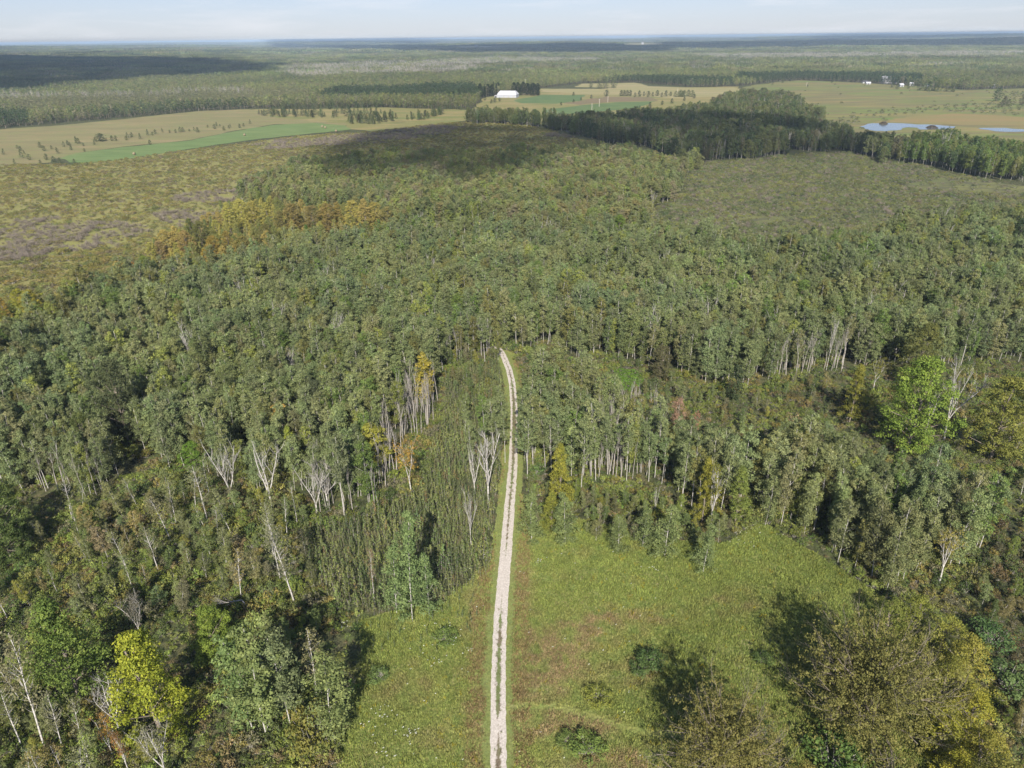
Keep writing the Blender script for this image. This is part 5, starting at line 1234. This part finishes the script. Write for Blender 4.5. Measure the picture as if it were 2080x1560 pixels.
# hedges and lone trees by the farm fields
X_, Y_, H_, T_ = [], [], [], []
for a, b, h, tn in [(1232, 196, 9, (.05, .075, .035))] + [(1262 + 6 * i, 195, 8, (.06, .09, .04)) for i in range(4)] + [(1290 + 9 * i, 197 - (i % 3), 6 + 2 * (i % 2), (.07, .10, .045)) for i in range(9)] + [(1372 + 7 * i, 197, 8, (.11, .14, .06)) for i in range(3)] + [(1382 + 8 * i, 196 + i % 2, 9, (.12, .15, .07)) for i in range(4)] + \
        [(1200, 178, 9, (.13, .15, .08)), (1218, 180, 12, (.12, .14, .07)), (1230, 180, 14, (.13, .15, .08)), (1246, 179, 14, (.12, .15, .07)), (1165, 194, 5, DARK_T), (1201, 200, 5, DARK_T), (985, 204, 5, DARK_T), (1005, 208, 6, DARK_T), (1015, 206, 5, DARK_T), (998, 210, 5, DARK_T), (1320, 216, 5, DARK_T), (1345, 213, 5, DARK_T), (1365, 210, 6, DARK_T), (1390, 205, 5, DARK_T), (1410, 200, 6, DARK_T), (1140, 214, 4, DARK_T), (1165, 208, 4, DARK_T), (1180, 204, 4, DARK_T), (1060, 240, 4, DARK_T), (1080, 238, 4, DARK_T)]:
    c = at(a, b); X_.append(c[0]); Y_.append(c[1]); H_.append(h); T_.append(tn)
heroes.append((*at(1232, 196), 'round lone tree by the ploughed field'))
lbs = place_labels(np.array(X_), np.array(Y_), 'farm field tree')
for j in range(len(X_)):
    individual('field_tree', 'thicket', j, X_[j], Y_[j], 8, H_[j], T_[j], lbs[j], 'tree', 'trees and bushes round the farm fields', w=1.1)

# trees and bushes by the farmhouse and open marsh
X_, Y_, H_, T_ = [], [], [], []
for a, b, h, tn in [(1812, 178, 8, (.08, .11, .05)), (1822, 181, 9, (.11, .13, .05)), (1845, 180, 9, (.12, .14, .05)), (1868, 184, 13, (.09, .12, .05)), (1880, 184, 16, (.12, .15, .05)), (1893, 185, 19, (.08, .12, .045)), (1906, 186, 16, (.13, .16, .05)), (1922, 186, 12, (.12, .14, .06)), (1935, 187, 13, (.10, .13, .05)), (1950, 180, 15, (.12, .16, .045)), (1960, 180, 17, (.12, .15, .05)), (1855, 176, 12, (.07, .1, .04)),
                    (2023, 206, 16, (.07, .1, .045)), (2040, 214, 10, (.12, .12, .08)), (2033, 218, 8, (.08, .1, .05)), (2048, 216, 8, (.09, .11, .05)), (2075, 214, 12, (.12, .13, .08)), (1640, 177, 4, DARK_T), (1605, 165, 6, DARK_T), (1690, 168, 6, DARK_T), (1560, 170, 8, (.1, .12, .05)), (1590, 168, 8, (.09, .11, .05))]:
    c = at(a, b); X_.append(c[0]); Y_.append(c[1]); H_.append(h); T_.append(tn)
heroes.append((*at(1801, 168), 'white farmhouse'))
lbs = place_labels(np.array(X_), np.array(Y_), 'yard tree')
for j in range(len(X_)):
    individual('yard_tree', 'thicket', j, X_[j], Y_[j], 8, H_[j], T_[j], lbs[j], 'tree', 'trees round the farmhouse and marsh', w=1.0)
for a, b in [(x, y) for x in range(2060, 2200, 12) for y in (214, 222, 230)]: pass
# low willows on the open marsh
x, y = scatter(bounds_of(POLY['open_marsh']), 11, 111); k = inpoly(x, y, POLY['open_marsh']) & ~inpoly(x, y, POLY['pond_a']) & ~inpoly(x, y, POLY['pond_b']) & ~inpoly(x, y, POLY['forest_dark']) & wedge(x, y, 30)
q = snoise(x, y * 1.6, 160, 112); sh = inpoly(x, y, P([(1700, 235), (1800, 222), (1900, 215), (2080, 205), (2300, 200), (2300, 240), (2080, 236), (1900, 226), (1800, 240)])) | inpoly(x, y, P([(2000, 186), (2300, 186), (2300, 215), (2050, 210)])) | inpoly(x, y, P([(1640, 252), (1740, 235), (1760, 245), (1740, 262)]))
k &= (r4.random(len(x)) < np.where(sh, .85, .012 + .05 * (q > .8))); x, y = x[k], y[k]; n = len(x)
mass('willow_scrub', 'low grey-green willow scrub on the open marsh', ['shrub'], x, y, r4.uniform(0, 6, n), r4.uniform(.9, 1.8, n), tints(n, (.15, .165, .07), .15, 113), seed=20)

# pond: beaver lodge
def mound(name, c, R, H, mat, seed, label, cat, ry=1.0):
    r = np.random.default_rng(seed); g = Geo()
    for i in range(150):
        a = r.uniform(0, 6.28); q = R * math.sqrt(r.uniform(0, 1)); z = H * (1 - (q / R) ** 2) + .1
        d_ = unit(r, 1)[0] * [1, 1, .3]; p_ = G([c[0] + math.cos(a) * q, c[1] + math.sin(a) * q * ry, z])
        tube(g, [p_ - d_ * R * .25, p_ + d_ * R * .25], [.22, .12], 0, 4)
    n = 18; V = [[c[0], c[1], H]] + [[c[0] + math.cos(2 * math.pi * j / n) * R * f, c[1] + math.sin(2 * math.pi * j / n) * R * f * ry, H * (1 - f * f) + .05] for f in (.35, .7, 1.0) for j in range(n)]
    Q = [[0, 1 + j, 1 + (j + 1) % n, 1 + (j + 1) % n] for j in range(0)]
    Q += [[1 + k_ * n + j, 1 + k_ * n + (j + 1) % n, 1 + (k_ + 1) * n + (j + 1) % n, 1 + (k_ + 1) * n + j] for k_ in range(2) for j in range(n)]
    g.add(V, Q, 0)
    o = bpy.data.objects.new(name, g.mesh(name, {0: mat})); scene.collection.objects.link(o); return tag(o, label, cat)
mound('beaver_lodge', at(1893, 260), 4.5, 2.2, plain('dark_sticks', (.06, .048, .035)), 1, 'dark domed heap of sticks standing in the pond', 'beaver lodge')
mound('beaver_lodge', at(1794, 252), 3.5, 2.0, plain('dark_reeds', (.07, .055, .035)), 2, 'dark clump of reeds on the far bank of the pond', 'reed clump')

# hay bales
M_hay = plain('hay', (.20, .155, .09))
for (a, b), lb in zip(bales, ['tan round hay bale at the near end of the green hay field', 'tan hay bale half way along the green hay field', 'first hay bale of the pair at the far end of the green field', 'second hay bale of the pair at the far end of the green field', 'pale hay bale at the last corner of the green field']):
    c = at(a, b); n = 16; Wd = 1.6; R_ = 1.0
    ring = [(math.cos(2 * math.pi * j / n) * R_, math.sin(2 * math.pi * j / n) * R_ + R_ * .96) for j in range(n)]
    V = []; F = []
    for s_, sc_ in ((-Wd / 2, .93), (-Wd / 2 + .12, 1), (Wd / 2 - .12, 1), (Wd / 2, .93)):
        V += [(c[0] + s_, c[1] + u_ * sc_, (v_ - R_ * .96) * sc_ + R_ * .96 + .12) for u_, v_ in ring]
    for k_ in range(3): F += [(k_ * n + j, k_ * n + (j + 1) % n, (k_ + 1) * n + (j + 1) % n, (k_ + 1) * n + j) for j in range(n)]
    F += [tuple(range(n))[::-1], tuple(range(3 * n, 4 * n))]
    tag(link_mesh('hay_bale', V, F, M_hay), lb, 'hay bale', 'round bales on the green hay field')

# utility poles
M_pole = plain('weathered_pole', (.42, .38, .33))
for a, b, t_y, lb in [(1202, 226, 210, 'nearest pale utility pole in front of the green farm field'), (1217, 217, 201, 'second pale utility pole, on the near edge of the farm field'), (1234.5, 208, 195, 'third utility pole, on the ploughed ground'), (1638, 176, 167, 'lone pale utility pole on the open marsh'), (1376, 188, 180, 'thin utility pole in the pale ripe field'), (1067, 186, 160, 'tall white pole rising behind the barn pines')]:
    c = at(a, b); H = height_of(a, b, t_y); g = Geo()
    o = bpy.data.objects.new('utility_pole', None); scene.collection.objects.link(o); o.location = (c[0], c[1], 0); tag(o, lb, 'utility pole', 'utility poles across the fields')
    g = Geo(); tube(g, [[0, 0, 0], [0, 0, H]], [.30, .22], 0, 8); q = bpy.data.objects.new('shaft', g.mesh('shaft', {0: M_pole})); scene.collection.objects.link(q); q.parent = o
    g = Geo(); tube(g, [[-1.1, 0, H - .6], [1.1, 0, H - .6]], [.09, .09], 0, 4); q = bpy.data.objects.new('crossarm', g.mesh('crossarm', {0: M_pole})); scene.collection.objects.link(q); q.parent = o

# ---- buildings
M_roof = plain('pale_metal_roof', (.46, .46, .49), .45); M_wall = plain('pale_metal_wall', (.34, .35, .39), .5); M_dark = plain('dark_opening', (.05, .05, .055)); M_white = plain('white_siding', (.33, .33, .34)); M_shingle = plain('grey_shingles', (.17, .17, .18)); M_glass = plain('window_glass', (.05, .06, .08), .15); M_grn = plain('green_roof', (.10, .17, .13))
def box(name, x0, x1, y0, y1, z0, z1, mat, parent=None):
    V = [(x, y, z) for z in (z0, z1) for y in (y0, y1) for x in (x0, x1)]
    F = [(0, 2, 3, 1), (4, 5, 7, 6), (0, 1, 5, 4), (2, 6, 7, 3), (0, 4, 6, 2), (1, 3, 7, 5)]
    return link_mesh(name, V, F, mat, parent)
def gable(name, x0, x1, y0, y1, z0, z1, mat, parent, hip=0.0, over=.5):
    ym = (y0 + y1) / 2; x0 -= over; x1 += over; y0 -= over; y1 += over; t = .25
    V = [(x0, y0, z0), (x1, y0, z0), (x1, y1, z0), (x0, y1, z0), (x0 + hip, ym, z1), (x1 - hip, ym, z1), (x0, y0, z0 - t), (x1, y0, z0 - t), (x1, y1, z0 - t), (x0, y1, z0 - t)]
    F = [(0, 1, 5, 4), (2, 3, 4, 5), (3, 0, 4), (1, 2, 5), (6, 7, 1, 0), (7, 8, 2, 1), (8, 9, 3, 2), (9, 6, 0, 3), (9, 8, 7, 6)]
    return link_mesh(name, V, F, mat, parent)
def root(name, px, py, rz, label, cat):
    c = at(px, py); o = bpy.data.objects.new(name, None); scene.collection.objects.link(o); o.location = (c[0], c[1], .1); o.rotation_euler = (0, 0, rz); return tag(o, label, cat)
b = root('barn', 1029, 198.6, math.radians(-14), 'long low white metal barn at the edge of dark pines', 'barn')
LB = 14.5; WB = 9.0
box('wall', -LB, LB, 0, WB * 2, 0, 4.3, M_wall, b)
# broad clipped roof
V = [(-LB - .4, -.4, 4.1), (LB + .4, -.4, 4.1), (LB + .4, WB * 2 + .4, 4.1), (-LB - .4, WB * 2 + .4, 4.1), (-LB + 2.2, 4.2, 8.0), (LB - 2.2, 4.2, 8.0), (LB - 2.2, WB * 2 - 4.2, 8.0), (-LB + 2.2, WB * 2 - 4.2, 8.0), (-LB + 2.6, WB, 9.2), (LB - 2.6, WB, 9.2)]
link_mesh('roof', V, [(0, 1, 5, 4), (2, 3, 7, 6), (1, 2, 6, 9, 5), (3, 0, 4, 8, 7), (4, 5, 9, 8), (6, 7, 8, 9), (3, 2, 1, 0)], M_roof, b)
for i in range(3): box('door', -6 + i * 7.5, -3 + i * 7.5, -.12, -.003, .02, 3.0, M_white, b)
box('lean_to', -LB - 4.5, -LB - .003, 1, 12, 0, 2.8, M_white, b); box('opening', -LB - 4.0, -LB - 1.0, .88, .997, .02, 2.0, M_dark, b)
h_ = root('farmhouse', 1801, 169.5, .1, 'white farmhouse with a grey shingled roof among the yard trees', 'house')
box('wall', -8, 8, 0, 11, 0, 5.8, M_white, h_); gable('roof', -8, 8, 0, 11, 5.9, 11.5, M_shingle, h_)
for xx in (-5.5, -1.2, 3.2): w_o = box('window', xx, xx + 1.6, -.15, -.003, 1.6, 3.4, M_white, h_); box('pane', xx + .2, xx + 1.4, -.2, -.153, 1.8, 3.2, M_glass, w_o)
box('door', 5.8, 7.0, -.12, -.003, .1, 2.3, M_dark, h_); box('porch', 8.01, 12.5, 1, 8, 0, 3.0, M_white, h_); box('chimney', -3, -2, 5, 6, 9, 13, M_shingle, h_)
for px, py, rz, L_, W_, H_, rm, lb in [(1832, 176.5, .2, 9, 7, 3, M_roof, 'low white-roofed shed in front of the farmhouse'), (1851, 174.5, -.3, 8, 7, 3.2, M_roof, 'pale shed beside the farmhouse trees'), (1886, 177, .5, 7, 8, 3.4, M_grn, 'green-roofed outbuilding behind the tall yard trees'), (1822, 170, .1, 7, 6, 3, M_shingle, 'small grey-roofed shed just right of the farmhouse'),
                                       (1565, 160, .1, 8, 7, 3.4, M_roof, 'pale-roofed cabin alone at the forest edge'), (2019, 178.5, .1, 5, 5, 3.2, M_white, 'small white hut at the far right forest edge'), (1757, 169.5, 0, 12, 5, 2.5, M_dark, 'long low dark shed at the forest edge left of the farmhouse'), (1764, 171.5, 0, 10, 4, 1.8, M_roof, 'low pale row of covers beside the dark shed')]:
    L_ *= .72; W_ *= .8; s_ = root('shed', px, py, rz, lb, 'shed'); box('wall', -L_ / 2, L_ / 2, 0, W_, 0, H_, M_white, s_); gable('roof', -L_ / 2, L_ / 2, 0, W_, H_ + .2, H_ + 2.2, rm, s_); box('door', -1, 1, -.1, -.003, 0.02, 2.2, M_dark, s_)
for px, py, L_ in [(967, 97.5, 26), (1305, 93.5, 18)]:
    c = at(px, py); zc = float(ter(*c)) + 12
    s_ = bpy.data.objects.new('farm_building', None); scene.collection.objects.link(s_); s_.location = (c[0], c[1], zc); tag(s_, 'tiny pale farm building in the %s clearing near the horizon, %s' % ('middle' if px < 1100 and px > 900 else 'right-hand' if px > 1100 else 'leftmost', {967: 'left one', 985: 'right one', 1305: 'central and longest', 1275: 'left end', 1340: 'right end', 785: 'alone'}[px]), 'farm building')
    box('wall', -L_ / 2, L_ / 2, 0, 10, -14, 3, M_wall, s_); gable('roof', -L_ / 2, L_ / 2, 0, 10, 3.2, 6, M_shingle, s_)

# ============================================================ clouds high above the land; their shadows lie on it
def cloud_mat(thin):
  M_cloud, nt_, N, L = new_mat('cloud_white')
  out = N('ShaderNodeOutputMaterial'); p = N('ShaderNodeBsdfDiffuse'); p.inputs[0].default_value = (.92, .92, .94, 1); t_ = N('ShaderNodeBsdfTranslucent'); t_.inputs[0].default_value = (.92, .92, .94, 1)
  ms = N('ShaderNodeMixShader'); ms.inputs[0].default_value = .12; L(p.outputs[0], ms.inputs[1]); L(t_.outputs[0], ms.inputs[2])
  tr_ = N('ShaderNodeBsdfTransparent'); m2_ = N('ShaderNodeMixShader'); m2_.inputs[0].default_value = thin; L(ms.outputs[0], m2_.inputs[1]); L(tr_.outputs[0], m2_.inputs[2]); L(m2_.outputs[0], out.inputs[0])
  return M_cloud
import bmesh
bm = bmesh.new(); bmesh.ops.create_icosphere(bm, subdivisions=2, radius=1.0); ICO_V = np.array([v.co[:] for v in bm.verts]); ICO_F = [[v.index for v in f.verts] for f in bm.faces]; bm.free()
def cloud(poly, alt, cell, seed, label, thin=.5, holes=False):
    r = np.random.default_rng(seed); sh = TO_SUN * (alt / TO_SUN[2])
    x, y = scatter(bounds_of(poly), cell, seed, .3); k = inpoly(x, y, poly)
    if holes: k &= snoise(x, y, 70, 4) > -.7
    x, y = x[k], y[k]
    V = []; F = []
    for a, b in zip(x, y):
        rad = cell * r.uniform(.62, 1.0); v = ICO_V * [rad, rad, rad * .55]; v = v * (1 + .12 * r.normal(size=(len(v), 1)))
        F += [[i + len(V) * len(ICO_V) for i in f] for f in ICO_F]; V.append(v + [a + sh[0], b + sh[1], alt + r.uniform(-.3, .3) * cell])
    for i in range(int(len(x) * .8)):   # ragged wisps round the rim
        j = r.integers(0, len(x)); a, b = x[j] + r.normal(0, cell * 1.2), y[j] + r.normal(0, cell * 1.2)
        rad = cell * r.uniform(.15, .4); F += [[i_ + len(V) * len(ICO_V) for i_ in f] for f in ICO_F]; V.append(ICO_V * [rad, rad, rad * .5] + [a + sh[0], b + sh[1], alt])
    o = link_mesh('cloud', np.concatenate(V), F, cloud_mat(thin), smooth=True); tag(o, label, kind='structure')
cloud(P([(640, 300), (690, 288), (800, 262), (900, 252), (960, 228, 12), (1100, 232, 12), (1370, 222, 12), (1450, 226, 12), (1500, 236, 12), (1560, 226, 12), (1640, 240, 12), (1720, 262, 12), (1800, 285), (1830, 312), (1700, 315), (1560, 318), (1420, 328), (1330, 300, 8), (1200, 292, 10), (1090, 312, 12), (1040, 345, 12), (960, 352, 12), (860, 345, 12), (720, 330, 12), (640, 318, 12)]), 1100, 22, 1, 'low cumulus overhead whose shadow crosses the far marsh and wood', thin=.75, holes=True)
cloud(P([(-700, 110), (0, 118), (250, 121), (430, 127), (560, 139), (470, 158), (300, 165), (150, 178), (0, 192), (-700, 215)]), 1200, 80, 2, 'broad cumulus whose shadow darkens the forest on the left', thin=.42)
cloud(P([(560, 92), (720, 93), (900, 96), (1150, 94), (1340, 96), (1330, 107), (1150, 111), (940, 110), (740, 103), (560, 98)]), 1500, 200, 3, 'cumulus over the far forest in the middle', thin=.3)
cloud(P([(1340, 90), (1500, 86), (1750, 82), (2080, 83), (2600, 83), (2600, 96), (2080, 95), (1750, 97), (1500, 99), (1380, 101)]), 1500, 250, 4, 'cumulus over the far forest on the right', thin=.3)
cloud(P([(520, 86.5), (760, 85.5), (900, 86), (860, 89.5), (600, 90)]), 3000, 500, 5, 'small far cumulus left of the middle')
cloud(P([(1650, 76), (1900, 74), (2080, 74), (2080, 78), (1800, 79)]), 3600, 1100, 6, 'small far cumulus towards the right horizon')

# ============================================================ air
m, nt_, N, L = new_mat('air'); out = N('ShaderNodeOutputMaterial'); pv = N('ShaderNodeVolumePrincipled')
pv.inputs['Color'].default_value = (.61, .79, 1.0, 1); pv.inputs['Density'].default_value = 8.0e-5; pv.inputs['Anisotropy'].default_value = 0.0
L(pv.outputs[0], out.inputs['Volume'])
HZ = box('haze', -48000, 48000, -48000, 48000, -6, 92, m); tag(HZ, 'thin blue summer haze lying over the land', kind='stuff')
print('objects', len(scene.objects))
